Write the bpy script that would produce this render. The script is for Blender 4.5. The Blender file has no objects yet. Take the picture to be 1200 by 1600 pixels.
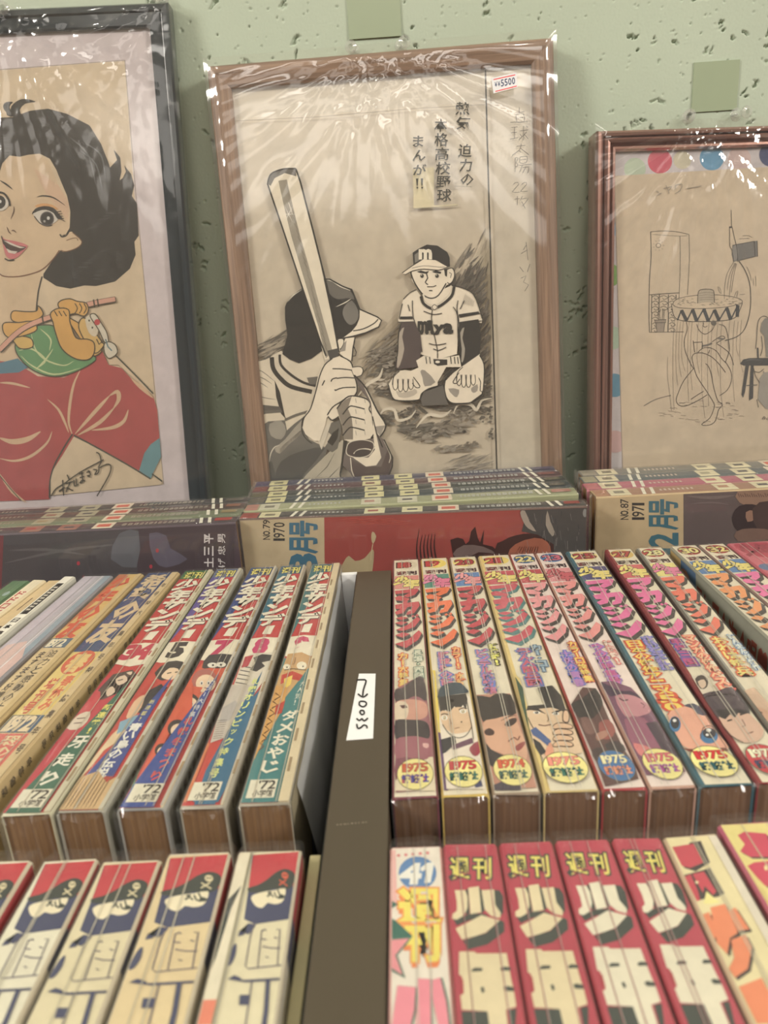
import bpy, bmesh, math, random
import numpy as np
from mathutils import Vector, Matrix, noise
from mathutils.geometry import tessellate_polygon

random.seed(7)
S = bpy.context.scene
COL = S.collection
CZ = 1.20                                  # camera height above the floor
H_SP = CZ - 0.2064                         # height of the magazine spines
CAM = Vector((0, 0, CZ))

# ------------------------------------------------------------------ camera
FPX = 1200.0
_p, _r, _y = (math.radians(a) for a in (18.2, 3.6, 1.9))
cF = Vector((-math.sin(_y) * math.cos(_p), math.cos(_y) * math.cos(_p), -math.sin(_p)))
_R = Vector((math.cos(_y), math.sin(_y), 0))
_U = _R.cross(cF)
cR = math.cos(_r) * _R - math.sin(_r) * _U
cU = math.sin(_r) * _R + math.cos(_r) * _U
cam = bpy.data.cameras.new('camera')
camo = bpy.data.objects.new('camera', cam)
COL.objects.link(camo)
cam.sensor_fit = 'VERTICAL'
cam.sensor_height = 32.0
cam.lens = 32.0 * FPX / 1600
cam.clip_start = 0.01
camo.matrix_world = Matrix(((cR.x, cU.x, -cF.x, 0), (cR.y, cU.y, -cF.y, 0), (cR.z, cU.z, -cF.z, CZ), (0, 0, 0, 1)))
cam.dof.use_dof = True
cam.dof.focus_distance = 0.52
cam.dof.aperture_fstop = 11.0
S.camera = camo

# ------------------------------------------------------------------ light and exposure
S.view_settings.view_transform = 'Standard'
S.view_settings.look = 'None'
S.view_settings.gamma = 1
S.view_settings.exposure = 0.07
S.view_settings.use_curve_mapping = False
S.cycles.max_bounces = 7
S.cycles.diffuse_bounces = 3
S.cycles.glossy_bounces = 3
S.cycles.transmission_bounces = 5
S.cycles.transparent_max_bounces = 24
S.cycles.caustics_reflective = False
S.cycles.caustics_refractive = False
S.cycles.sample_clamp_indirect = 4.0
S.cycles.use_denoising = True
W = bpy.data.worlds.new('room_air')
S.world = W
W.use_nodes = True
W.node_tree.nodes['Background'].inputs[0].default_value = (1.0, 0.92, 0.82, 1)
W.node_tree.nodes['Background'].inputs[1].default_value = 0.16


def area(name, loc, target, sx, sy, power, color=(1, .945, .865)):
    l = bpy.data.lights.new(name, 'AREA')
    l.shape = 'RECTANGLE'
    l.size, l.size_y, l.energy, l.color = sx, sy, power, color
    o = bpy.data.objects.new(name, l)
    COL.objects.link(o)
    o.location = loc
    o.rotation_euler = (Vector(target) - Vector(loc)).to_track_quat('-Z', 'Y').to_euler()
    return o


area('ceiling_light', (-1.75, -.55, 2.34), (0, .45, 1.0), .5, .5, 40)
area('ceiling_light.001', (1.95, -.55, 2.34), (.1, .45, 1.0), .5, .5, 40)
area('ceiling_light.002', (0.05, -.85, 2.38), (0, .45, 1.0), 1.1, .22, 5)
area('fill_panel', (0.1, -2.4, 2.40), (0.1, -2.4, 0), 2.6, 1.5, 26)  # unseen panel added for the films to reflect and as frontal fill
for _x, _yy, _e in ((-.55, .0, 2.5), (.32, .0, 3), (.95, .0, 2.5)):
    _l = bpy.data.lights.new('ceiling_spot', 'SPOT')
    _l.energy, _l.color, _l.shadow_soft_size = _e, (1, .93, .82), .02
    _l.spot_size, _l.spot_blend = math.radians(80), .7
    _o = bpy.data.objects.new('ceiling_spot', _l)
    COL.objects.link(_o)
    _o.location = (_x, _yy, 2.36)
    _o.rotation_euler = (Vector((_x * .3, .45, 1.05)) - _o.location).to_track_quat('-Z', 'Y').to_euler()

# ------------------------------------------------------------------ helpers


def ray(x, y):
    return cF * FPX + cR * (x - 600) - cU * (y - 800)


def hit_plane(x, y, p0, n):
    d = ray(x, y)
    return CAM + d * ((Vector(p0) - CAM).dot(n) / d.dot(n))


def lin1(v):
    v = v / 255.0
    return v / 12.92 if v <= .04045 else ((v + .055) / 1.055) ** 2.4


ILL = (.86, .82, .76)


def cc(c):
    """seen sRGB colour -> albedo under the shop's warm lamps"""
    return tuple(min(.88, lin1(v) / i) for v, i in zip(c, ILL)) + (1.0,)


def mute(c, k=.12):
    """haze put into the print colours: each pulled towards its own grey"""
    g = .3 * c[0] + .59 * c[1] + .11 * c[2]
    return tuple(v + (g - v) * k for v in c)


def link(o, parent=None):
    COL.objects.link(o)
    if parent is not None:
        o.parent = parent
    return o


def empty(name, mat, label=None, cat=None, group=None):
    o = bpy.data.objects.new(name, None)
    o.empty_display_size = .02
    COL.objects.link(o)
    o.matrix_world = mat
    tag(o, label, cat, group)
    return o


def tag(o, label=None, cat=None, group=None, kind=None):
    if label: o['label'] = label
    if cat: o['category'] = cat
    if group: o['group'] = group
    if kind: o['kind'] = kind
    return o


def mesh_obj(name, verts, faces, mat, parent=None, smooth=False):
    me = bpy.data.meshes.new(name)
    me.from_pydata([tuple(v) for v in verts], [], faces)
    me.materials.append(mat)
    if smooth:
        me.polygons.foreach_set('use_smooth', [True] * len(me.polygons))
    me.update()
    return link(bpy.data.objects.new(name, me), parent)


def bm_obj(name, bm, mat, parent=None, smooth=False):
    me = bpy.data.meshes.new(name)
    bmesh.ops.recalc_face_normals(bm, faces=bm.faces)
    bm.to_mesh(me)
    bm.free()
    me.materials.append(mat)
    if smooth:
        me.polygons.foreach_set('use_smooth', [True] * len(me.polygons))
    return link(bpy.data.objects.new(name, me), parent)


def bm_box(bm, x0, x1, y0, y1, z0, z1, bevel=0):
    r = bmesh.ops.create_cube(bm, size=1)
    for v in r['verts']:
        v.co = Vector(((x0 + x1) / 2 + v.co.x * (x1 - x0), (y0 + y1) / 2 + v.co.y * (y1 - y0), (z0 + z1) / 2 + v.co.z * (z1 - z0)))
    if bevel:
        es = list({e for v in r['verts'] for e in v.link_edges})
        bmesh.ops.bevel(bm, geom=es, offset=bevel, segments=2, affect='EDGES', profile=.7)


def box_obj(name, b, mat, parent=None, bevel=0):
    bm = bmesh.new()
    bm_box(bm, *b, bevel=bevel)
    return bm_obj(name, bm, mat, parent)


# ------------------------------------------------------------------ materials
def new_mat(name):
    m = bpy.data.materials.new(name)
    m.use_nodes = True
    nt = m.node_tree
    return m, nt, nt.nodes['Principled BSDF']


def nd(nt, t, **kw):
    n = nt.nodes.new(t)
    for k, v in kw.items():
        if k in n.inputs.keys():
            n.inputs[k].default_value = v
        else:
            setattr(n, k, v)
    return n


def simple(name, col, rough=.5, metal=0, var=.08, nscale=60, bump=0.0, stretch=(1, 1, 1), spec=.5, coat=0):
    m, nt, b = new_mat(name)
    tc = nd(nt, 'ShaderNodeTexCoord')
    mp = nd(nt, 'ShaderNodeMapping')
    mp.inputs['Scale'].default_value = stretch
    nt.links.new(tc.outputs['Object'], mp.inputs[0])
    no = nd(nt, 'ShaderNodeTexNoise', Scale=nscale, Detail=5.0)
    nt.links.new(mp.outputs[0], no.inputs['Vector'])
    mx = nd(nt, 'ShaderNodeMix', data_type='RGBA')
    c = cc(col)
    mx.inputs[6].default_value = tuple(v * (1 - var) for v in c[:3]) + (1,)
    mx.inputs[7].default_value = tuple(min(.95, v * (1 + var)) for v in c[:3]) + (1,)
    nt.links.new(no.outputs['Fac'], mx.inputs[0])
    nt.links.new(mx.outputs[2], b.inputs['Base Color'])
    b.inputs['Roughness'].default_value = rough
    b.inputs['Metallic'].default_value = metal
    b.inputs['Specular IOR Level'].default_value = spec
    b.inputs['Coat Weight'].default_value = coat
    b.inputs['Coat Roughness'].default_value = .08
    if bump:
        bp = nd(nt, 'ShaderNodeBump', Strength=bump, Distance=.001)
        nt.links.new(no.outputs['Fac'], bp.inputs['Height'])
        nt.links.new(bp.outputs[0], b.inputs['Normal'])
    return m


def make_print():
    m, nt, b = new_mat('printed_paper')
    at = nd(nt, 'ShaderNodeAttribute', attribute_name='Col')
    tc = nd(nt, 'ShaderNodeTexCoord')
    no = nd(nt, 'ShaderNodeTexNoise', Scale=55.0, Detail=6.0, Roughness=.65)
    nt.links.new(tc.outputs['Object'], no.inputs['Vector'])
    rp = nd(nt, 'ShaderNodeMapRange')
    rp.inputs[1].default_value, rp.inputs[2].default_value = .25, .75
    rp.inputs[3].default_value, rp.inputs[4].default_value = .84, 1.08
    nt.links.new(no.outputs['Fac'], rp.inputs[0])
    mu = nd(nt, 'ShaderNodeVectorMath', operation='SCALE')
    nt.links.new(at.outputs['Color'], mu.inputs[0])
    nt.links.new(rp.outputs[0], mu.inputs['Scale'])
    # ink never reaches true black on aged paper
    ad = nd(nt, 'ShaderNodeVectorMath', operation='ADD')
    ad.inputs[1].default_value = (.008, .007, .006)
    nt.links.new(mu.outputs[0], ad.inputs[0])
    nt.links.new(ad.outputs[0], b.inputs['Base Color'])
    b.inputs['Roughness'].default_value = .55
    b.inputs['Specular IOR Level'].default_value = .3
    return m


def make_pages(name, dark, light):
    m, nt, b = new_mat(name)
    tc = nd(nt, 'ShaderNodeTexCoord')
    mp = nd(nt, 'ShaderNodeMapping')
    mp.inputs['Scale'].default_value = (900, 12, 12)
    nt.links.new(tc.outputs['Object'], mp.inputs[0])
    no = nd(nt, 'ShaderNodeTexNoise', Scale=1.0, Detail=3.0)
    nt.links.new(mp.outputs[0], no.inputs['Vector'])
    cr = nd(nt, 'ShaderNodeValToRGB')
    cr.color_ramp.elements[0].position = .3
    cr.color_ramp.elements[1].position = .72
    cr.color_ramp.elements[0].color = cc(dark)
    cr.color_ramp.elements[1].color = cc(light)
    nt.links.new(no.outputs['Fac'], cr.inputs[0])
    nt.links.new(cr.outputs[0], b.inputs['Base Color'])
    bp = nd(nt, 'ShaderNodeBump', Strength=.5, Distance=.0006)
    nt.links.new(no.outputs['Fac'], bp.inputs['Height'])
    nt.links.new(bp.outputs[0], b.inputs['Normal'])
    b.inputs['Roughness'].default_value = .8
    return m


def make_film(name, rough=.07, haze=.05, bump=.35, scale=(90, 25, 25), tint=(.97, .965, .95), refl=.06):
    m, nt, b = new_mat(name)
    nt.nodes.remove(b)
    out = nt.nodes['Material Output']
    tr = nd(nt, 'ShaderNodeBsdfTransparent')
    tr.inputs[0].default_value = tint + (1,)
    gl = nd(nt, 'ShaderNodeBsdfGlossy', Roughness=rough)
    gl.inputs[0].default_value = (1, 1, 1, 1)
    df = nd(nt, 'ShaderNodeBsdfDiffuse')
    df.inputs[0].default_value = (.8, .8, .8, 1)
    tc = nd(nt, 'ShaderNodeTexCoord')
    mp = nd(nt, 'ShaderNodeMapping')
    mp.inputs['Scale'].default_value = scale
    no = nd(nt, 'ShaderNodeTexNoise', Scale=1.0, Detail=3.0, Distortion=.8)
    nt.links.new(tc.outputs['Object'], mp.inputs[0])
    nt.links.new(mp.outputs[0], no.inputs['Vector'])
    bp = nd(nt, 'ShaderNodeBump', Strength=bump, Distance=.002)
    nt.links.new(no.outputs['Fac'], bp.inputs['Height'])
    nt.links.new(bp.outputs[0], gl.inputs['Normal'])
    lw = nd(nt, 'ShaderNodeLayerWeight', Blend=.5)
    nt.links.new(bp.outputs[0], lw.inputs['Normal'])
    pw = nd(nt, 'ShaderNodeMath', operation='POWER')
    pw.inputs[1].default_value = 4.0
    nt.links.new(lw.outputs['Facing'], pw.inputs[0])
    ad = nd(nt, 'ShaderNodeMath', operation='MULTIPLY_ADD')
    ad.inputs[1].default_value = .32
    ad.inputs[2].default_value = refl
    nt.links.new(pw.outputs[0], ad.inputs[0])
    m1 = nd(nt, 'ShaderNodeMixShader')
    m1.inputs[0].default_value = haze
    nt.links.new(tr.outputs[0], m1.inputs[1])
    nt.links.new(df.outputs[0], m1.inputs[2])
    m2 = nd(nt, 'ShaderNodeMixShader')
    nt.links.new(ad.outputs[0], m2.inputs[0])
    nt.links.new(m1.outputs[0], m2.inputs[1])
    nt.links.new(gl.outputs[0], m2.inputs[2])
    nt.links.new(m2.outputs[0], out.inputs[0])
    return m


M_PRINT = make_print()
M_PAGES = make_pages('aged_page_edges', (108, 74, 42), (134, 98, 58))
M_PAGES2 = make_pages('brown_page_edges', (98, 66, 42), (122, 88, 60))
M_FILM = make_film('plastic_film', haze=.035, refl=.035)
M_FILM_F = make_film('frame_film', rough=.10, haze=.03, bump=.25, scale=(16, 16, 16))
M_CLEAR = make_film('clear_plastic', rough=.06, haze=.14, bump=0.0)
M_CLOUDY = make_film('cloudy_film', rough=.15, haze=.62, bump=.3)
M_STEEL = simple('pin_steel', (190, 190, 185), .25, 1)
M_DIV = simple('grey_brown_paint', (76, 66, 52), .42, 0, .07, 14, .15, (6, .6, 1))
M_WHITE = simple('white_card', (240, 238, 234), .6, var=.03)
M_TAPE = simple('tape', (150, 158, 128), .25, var=.03)

# ------------------------------------------------------------------ flat print drawing
_gc = {}


def glyph(ch, off=0.0):
    """triangulated outline of a character, x right / y up, scaled so the plain glyph's box is 0..1"""
    k = (ch, off)
    if k in _gc:
        return _gc[k]
    cu = bpy.data.curves.new('glyph', 'FONT')
    cu.body = ch
    cu.size = 1
    cu.resolution_u = 1 if ord(ch[0]) > 0x2e7f else 2
    cu.offset = off
    o = bpy.data.objects.new('glyph', cu)
    me = bpy.data.meshes.new_from_object(o)
    vs = [(v.co.x, v.co.y) for v in me.vertices]
    fs = [tuple(p.vertices) for p in me.polygons]
    bpy.data.meshes.remove(me)
    bpy.data.objects.remove(o)
    bpy.data.curves.remove(cu)
    if not vs:
        _gc[k] = ([], [])
        return _gc[k]
    if off == 0:
        x0, x1 = min(v[0] for v in vs), max(v[0] for v in vs)
        y0, y1 = min(v[1] for v in vs), max(v[1] for v in vs)
        _gc[('box', ch)] = (x0, y0, max(x1 - x0, .12), max(y1 - y0, .12))
    else:
        glyph(ch, 0.0)
    x0, y0, w, h = _gc[('box', ch)]
    _gc[k] = ([((x - x0) / w, (y - y0) / h) for x, y in vs], fs)
    return _gc[k]


def smooth(pts, closed=True, n=4):
    out = []
    m = len(pts)
    rng = range(m if closed else m - 1)
    for i in rng:
        p0, p1, p2, p3 = (pts[(i - 1) % m] if closed or i > 0 else pts[0], pts[i], pts[(i + 1) % m], pts[(i + 2) % m] if closed or i + 2 < m else pts[-1])
        for k in range(n):
            t = k / n
            out.append(tuple(.5 * ((2 * b) + (-a + c) * t + (2 * a - 5 * b + 4 * c - d) * t * t + (-a + 3 * b - 3 * c + d) * t ** 3) for a, b, c, d in zip(p0, p1, p2, p3)))
    if not closed:
        out.append(tuple(pts[-1]))
    return out


class Canvas:
    """collects flat coloured shapes; fn maps drawing coordinates to a point in the owner's local space"""

    def __init__(self, fn, n, dz=.000012, base=.00012):
        self.fn, self.n, self.dz, self.off = fn, Vector(n), dz, base
        self.V, self.F, self.C = [], [], []
        self.tf = None
        self.gain = 1.0

    def lay(self):
        self.off += self.dz

    def raw(self, pts, faces, col):
        b = len(self.V)
        n = self.n * self.off
        for p in pts:
            if self.tf: p = self.tf(*p)
            self.V.append(self.fn(*p) + n)
            c_ = cc(mute(col))[:3]
            k_ = min(self.gain, .86 / max(c_))
            self.C.append(tuple(v * k_ for v in c_) + (1.0,))
        self.F += [tuple(b + i for i in f) for f in faces]

    def poly(self, pts, col, sm=0, new=True):
        if new: self.lay()
        if sm: pts = smooth(pts, True, sm)
        tri = tessellate_polygon([[Vector((p[0], p[1], 0)) for p in pts]])
        self.raw(pts, [t for t in tri], col)

    def rect(self, x0, y0, x1, y1, col):
        self.lay()
        self.raw([(x0, y0), (x1, y0), (x1, y1), (x0, y1)], [(0, 1, 2, 3)], col)

    def ell(self, cx, cy, rx, ry, col, n=22, rot=0, new=True):
        if new: self.lay()
        c, s = math.cos(rot), math.sin(rot)
        pts = [(cx + rx * math.cos(a) * c - ry * math.sin(a) * s, cy + rx * math.cos(a) * s + ry * math.sin(a) * c) for a in (i * 2 * math.pi / n for i in range(n))]
        self.raw(pts, [tuple(range(n))], col)

    def line(self, pts, w, col, sm=0, taper=0, new=True, closed=False):
        """stroke of width w (drawing units); taper 1 = thin both ends, 2 = thin at the end"""
        if new: self.lay()
        if closed: pts = list(pts) + [pts[0]]
        if sm: pts = smooth(pts, False, sm)
        m = len(pts)
        vs = []
        for i, p in enumerate(pts):
            a = pts[max(i - 1, 0)]
            b = pts[min(i + 1, m - 1)]
            dx, dy = b[0] - a[0], b[1] - a[1]
            l = math.hypot(dx, dy) or 1
            t = i / (m - 1)
            ww = w / 2
            if taper == 1: ww *= .15 + .85 * math.sin(math.pi * t)
            if taper == 2: ww *= 1 - .85 * t
            vs += [(p[0] - dy / l * ww, p[1] + dx / l * ww), (p[0] + dy / l * ww, p[1] - dx / l * ww)]
        self.raw(vs, [(2 * i, 2 * i + 1, 2 * i + 3, 2 * i + 2) for i in range(m - 1)], col)

    def char(self, ch, x, y, w, h, col, off=0.0, out=None, ooff=.05, ang=0, skew=0, shadow=None):
        """glyph in the box whose TOP left is x,y (y grows downwards), w wide, h tall; ang 90 = turned anticlockwise"""
        if ch in ' 　': return
        small = ch in 'ー一、。・!ぁぃっッ'
        if ch in ('一', 'ー') and not w > 6 * h:
            pass

        def put(o_, c_, dx=0, dy=0):
            vs, fs = glyph(ch, o_)
            P = []
            for a, b in vs:
                if ang == 90: a, b = 1 - b, a          # turned anticlockwise
                if ang == -90: a, b = b, 1 - a
                yy = 1 - b
                P.append((x + dx + a * w + skew * (yy - .5) * h, y + dy + yy * h))
            self.lay()
            self.raw(P, fs, c_)
        if shadow: put(off, shadow[2], shadow[0], shadow[1])
        if out: put(off + ooff, out)
        put(off, col)

    def build(self, name, parent):
        me = bpy.data.meshes.new(name)
        me.from_pydata([tuple(v) for v in self.V], [], self.F)
        at = me.color_attributes.new('Col', 'FLOAT_COLOR', 'POINT')
        at.data.foreach_set('color', [c for q in self.C for c in q])
        me.materials.append(M_PRINT)
        me.update()
        return link(bpy.data.objects.new(name, me), parent)


def vtext(cv, s, cx, y0, w, h, col, gap=.12, **kw):
    """vertical run of characters centred on cx, each w x h"""
    y = y0
    for ch in s:
        if ch == 'ー':
            cv.char(ch, cx - w * .08, y + h * .08, w * .16, h * .8, col, ang=-90, **kw)
        elif ch in '・':
            cv.char(ch, cx - w * .1, y + h * .35, w * .2, h * .2, col, **kw)
        elif ch in 'ッャュョっゃゅょ':
            cv.char(ch, cx - w * .25, y + h * .15, w * .65, h * .65, col, **kw)
        elif ch in '!！':
            cv.char('!', cx - w * .12, y, w * .24, h * .9, col, **kw)
        elif ch == ' ':
            y -= h * .4
        else:
            cv.char(ch, cx - w / 2, y, w, h, col, **kw)
        y += h * (1 + gap)
    return y


def htext(cv, s, x0, y0, w, h, col, gap=.08, **kw):
    x = x0
    for ch in s:
        ww = w * (.45 if ch in "1'’.!:" else 1)
        if ch == "'":
            cv.char("'", x, y0, w * .25, h * .3, col, **kw)
            ww = w * .3
        elif ch == '.':
            cv.char(".", x, y0 + h * .82, w * .2, h * .18, col, **kw)
            ww = w * .3
        elif ch != ' ':
            cv.char(ch, x, y0, ww, h, col, **kw)
        x += ww + w * gap
    return x


# ------------------------------------------------------------------ magazines
class Mag:
    """a magazine standing on its fore-edge, spine up; (fx, fy) = far left corner of the spine"""

    def __init__(s, fx, nx, w, fy=.5145, L=.257, H=.182, top=H_SP, ang=None, ctr=None):
        s.w, s.L, s.H = w, L, H
        if ctr is None:
            a = math.asin((fx - nx) / L)
            d = Vector((math.sin(a), math.cos(a), 0))
            r = Vector((math.cos(a), -math.sin(a), 0))
            c = Vector((fx, fy, 0)) - d * L / 2 + r * w / 2
            s.mat = Matrix.Translation((c.x, c.y, top - H)) @ Matrix.Rotation(-a, 4, 'Z')
        else:
            s.mat = Matrix.Translation((ctr[0], ctr[1], top - H)) @ Matrix.Rotation(ang, 4, 'Z')
        s.top = top
        s.inv = s.mat.inverted()

    def px(s, x, y):
        """photo pixel -> (u across 0..1, metres from the far end) on the spine"""
        q = s.inv @ hit_plane(x, y, (0, 0, s.top), Vector((0, 0, 1)))
        return (q.x + s.w / 2) / s.w, s.L / 2 - q.y

    def build(s, label, art, group, cover=(205, 190, 160), side=None, pages=None, wrap=True, rough_end=1.0, cat='magazine', name='magazine', side_art=None, wrap_far=.008):
        w, L, H = s.w, s.L, s.H
        root = empty(name, s.mat, label, cat, group)
        rnd = random.Random(int(abs(s.mat[0][3]) * 1e5) + 3)
        t = .0007
        # page block with a very slightly uneven foot
        bm = bmesh.new()
        bm_box(bm, -w / 2 + t, w / 2 - t, -L / 2 + .0006, L / 2 - .001, .0015, H - t * 1.2)
        bm_obj('page_block', bm, pages or M_PAGES, root)
        # cover: three panels wrapped round the block, worn corners
        n = 12
        prof = [(-w / 2, 0), (-w / 2, H - .0012), (-w / 2 + .0010, H), (w / 2 - .0010, H), (w / 2, H - .0012), (w / 2, 0)]
        inn = [(-w / 2 + t, 0), (-w / 2 + t, H - .0015), (-w / 2 + .0013, H - t), (w / 2 - .0013, H - t), (w / 2 - t, H - .0015), (w / 2 - t, 0)]
        vs, fs = [], []
        for k in range(n + 1):
            y = -L / 2 + L * k / n
            for (a, b) in prof + inn:
                j = rnd.uniform(-1, 1) * .00012
                e = rnd.uniform(-.0005, .0005) if k in (0, n) and b > H * .9 else 0
                vs.append((a + (j if b < H * .9 else 0), y + e * rough_end, b))
        m = 12
        for k in range(n):
            for i in range(5):
                a = k * m + i
                fs.append((a, a + 1, a + 1 + m, a + m))
                a += 6
                fs.append((a + m, a + 1 + m, a + 1, a))
        for k in (0, n):
            for i in range(5):
                a = k * m + i
                fs.append((a, a + 6, a + 7, a + 1) if k == 0 else (a + 1, a + 7, a + 6, a))
        for k in range(n):
            for i in (0, 5):
                a = k * m + i
                fs.append((a, a + m, a + m + 6, a + 6))
        cm = cover_mat(side or cover)
        mesh_obj('cover', vs, fs, cm, root)
        # printed spine
        cv = Canvas(lambda u, q: Vector((-w / 2 + .0009 + u * (w - .0018), L / 2 - .0006 - q * (L - .0014) / L, H)), (0, 0, 1))
        cv.w, cv.L = w, L
        cv.rect(0, 0, 1, L, cover)
        art(cv)
        for _ in range(2):                                  # creases pressed along a thick spine
            u = rnd.uniform(.2, .8)
            cv.line([(u + rnd.uniform(-.01, .01), q * L / 6) for q in range(7)], .012, tuple(int(c * .8 + 10) for c in cover), new=False)
            cv.line([(u + .014, q * L / 6) for q in range(7)], .007, (200, 190, 172), new=False)
        cv.build('printed_spine', root)
        if side_art:
            side_art(s, root)
        if wrap:
            g = .0004
            ys = [-L / 2 - .0012] + [-L / 2 + L * k / 26 for k in range(27)] + [L / 2 + wrap_far * .5, L / 2 + wrap_far]
            pr = [(-1, .0), (-1, .33), (-1, .66), (-1, .93), (-1, .993), (-.9, 1.0), (-.45, 1.0), (0, 1.0), (.45, 1.0), (.9, 1.0), (1, .993), (1, .93), (1, .66), (1, .33), (1, .0)]
            vs, fs = [], []
            for k, y in enumerate(ys):
                for i, (a, b) in enumerate(pr):
                    nn = noise.noise(Vector((a * 2 + 50 * s.mat[0][3], y * 60, b * 5)))
                    x = a * (w / 2 + g)
                    z = b * (H + .0009)
                    if b > .98: z += nn * .0006 + .0003
                    if k >= len(ys) - 2:
                        f = (k - len(ys) + 3) / 2
                        z -= .0035 * f * (b > .9)
                        x *= 1 - .05 * f
                    vs.append((x, y + nn * .001, z))
            m = len(pr)
            for k in range(len(ys) - 1):
                for i in range(m - 1):
                    a = k * m + i
                    fs.append((a, a + 1, a + 1 + m, a + m))
            # folded flap over the foot of the magazine
            b0 = len(vs)
            yf = -L / 2 - .0022
            nsm = len(fs)
            cols = 15
            for i in range(cols + 1):
                f = i / cols
                x = (-1 + 2 * f) * (w / 2 + g)
                dip = (1 - abs(2 * f - 1)) * min(.011, w * .45)
                for q, zz in enumerate((0, dip * .5, dip, .06, .13, H)):
                    cr_ = .0011 if q < 4 else .0002
                    vs.append((x, yf + (.0014 if q == 0 else 0) - .0006 * (q == 2) + rnd.uniform(-cr_, cr_ * .6), H + .0008 - zz + (rnd.uniform(-.0006, .0008) if q == 0 else 0)))
            for i in range(cols):
                for q in range(5):
                    a = b0 + i * 6 + q
                    fs.append((a, a + 6, a + 7, a + 1))
            wo = mesh_obj('plastic_wrap', vs, fs, M_FILM, root, True)
            wo.data.polygons.foreach_set('use_smooth', [i < nsm for i in range(len(fs))])
        return root


_cm = {}


def cover_mat(c):
    c = tuple(c)
    if c not in _cm:
        _cm[c] = simple('cover_card', c, .5, var=.12, nscale=45)
    return _cm[c]

#@@PARTS@@
# ------------------------------------------------------------------ the setting
def build_wall():
    def axis(a, b, lo, hi, st):
        return np.array(list(np.linspace(lo, a, 6)[:-1]) + list(np.arange(a, b, st)) + list(np.linspace(b, hi, 6)))
    xs = axis(-.215, .470, -1.6, 1.8, .0008)
    zs = axis(CZ - .20, CZ + .28, 0.0, 2.46, .0008)
    X, Z = np.meshgrid(xs, zs)
    D = np.zeros_like(X)
    rs = np.random.RandomState(4)

    def pit(cx, cz, ln, wd, ang, dep):
        r = max(ln, wd) * 1.8
        if not (-.195 < cx < .445 and CZ - .19 < cz < CZ + .27): return
        i0, i1 = np.searchsorted(xs, [cx - r, cx + r])
        j0, j1 = np.searchsorted(zs, [cz - r, cz + r])
        if i1 - i0 < 2 or j1 - j0 < 2: return
        x, z = X[j0:j1, i0:i1] - cx, Z[j0:j1, i0:i1] - cz
        c, s = math.cos(ang), math.sin(ang)
        u, v = (x * c + z * s) / ln, (-x * s + z * c) / wd
        v = v + .35 * np.sin(u * 5 + cx * 900) + .2 * np.sin(u * 11 + cz * 700)
        q = u * u + v * v
        D[j0:j1, i0:i1] = np.maximum(D[j0:j1, i0:i1], dep / (1 + np.exp((q - .8) * 9)))
    for _ in range(2600):                       # scattered pinholes
        pit(rs.uniform(-.26, .55), rs.uniform(CZ - .28, CZ + .32), rs.uniform(.0005, .0012), rs.uniform(.0005, .0010), rs.uniform(0, 3), rs.uniform(.0006, .0018))
    for _ in range(620):                       # torn, elongated pits in clusters
        cx, cz = rs.uniform(-.26, .55), rs.uniform(CZ - .28, CZ + .32)
        a0 = rs.choice([.75, 1.0, .5, -.7])
        for k in range(rs.randint(1, 4)):
            pit(cx + rs.normal(0, .004), cz + rs.normal(0, .004), rs.uniform(.0012, .0044), rs.uniform(.0007, .0016), a0 + rs.normal(0, .35), rs.uniform(.0016, .0040))
    D += .0005 * (np.sin(X * 31 + Z * 17) * np.sin(Z * 41 - X * 9))
    D += rs.normal(0, .00005, D.shape)
    Y = .712 + D
    nz, nx = X.shape
    me = bpy.data.meshes.new('wall_back')
    co = np.stack([X, Y, Z], -1).reshape(-1, 3).astype(np.float32)
    me.vertices.add(len(co))
    me.vertices.foreach_set('co', co.ravel())
    idx = np.arange(nz * nx).reshape(nz, nx)
    q = np.stack([idx[:-1, :-1], idx[:-1, 1:], idx[1:, 1:], idx[1:, :-1]], -1).reshape(-1, 4)
    me.loops.add(q.size)
    me.loops.foreach_set('vertex_index', q.ravel())
    me.polygons.add(len(q))
    me.polygons.foreach_set('loop_start', np.arange(len(q)) * 4)
    me.polygons.foreach_set('use_smooth', np.ones(len(q), bool))
    me.update()
    me.validate()
    me.materials.append(simple('green_wall_paint', (170, 177, 153), .62, var=.05, nscale=9, bump=.2))
    o = link(bpy.data.objects.new('wall_back', me))
    tag(o, kind='structure')


build_wall()
M_CEIL = simple('ceiling_paint', (225, 215, 195), .8, var=.02)
M_ROOM = simple('room_paint', (176, 150, 120), .8, var=.05)
M_FLOOR = simple('floor_boards', (120, 90, 62), .5, var=.15, nscale=8, stretch=(1, 12, 1))
tag(box_obj('ceiling', (-3, 3, -5, .80, 2.46, 2.52), M_CEIL), kind='structure')
tag(box_obj('floor', (-3, 3, -5, .80, -.06, 0), M_FLOOR), kind='structure')
tag(box_obj('wall_front', (-3, 3, -5.1, -5, 0, 2.46), M_ROOM), kind='structure')
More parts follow.
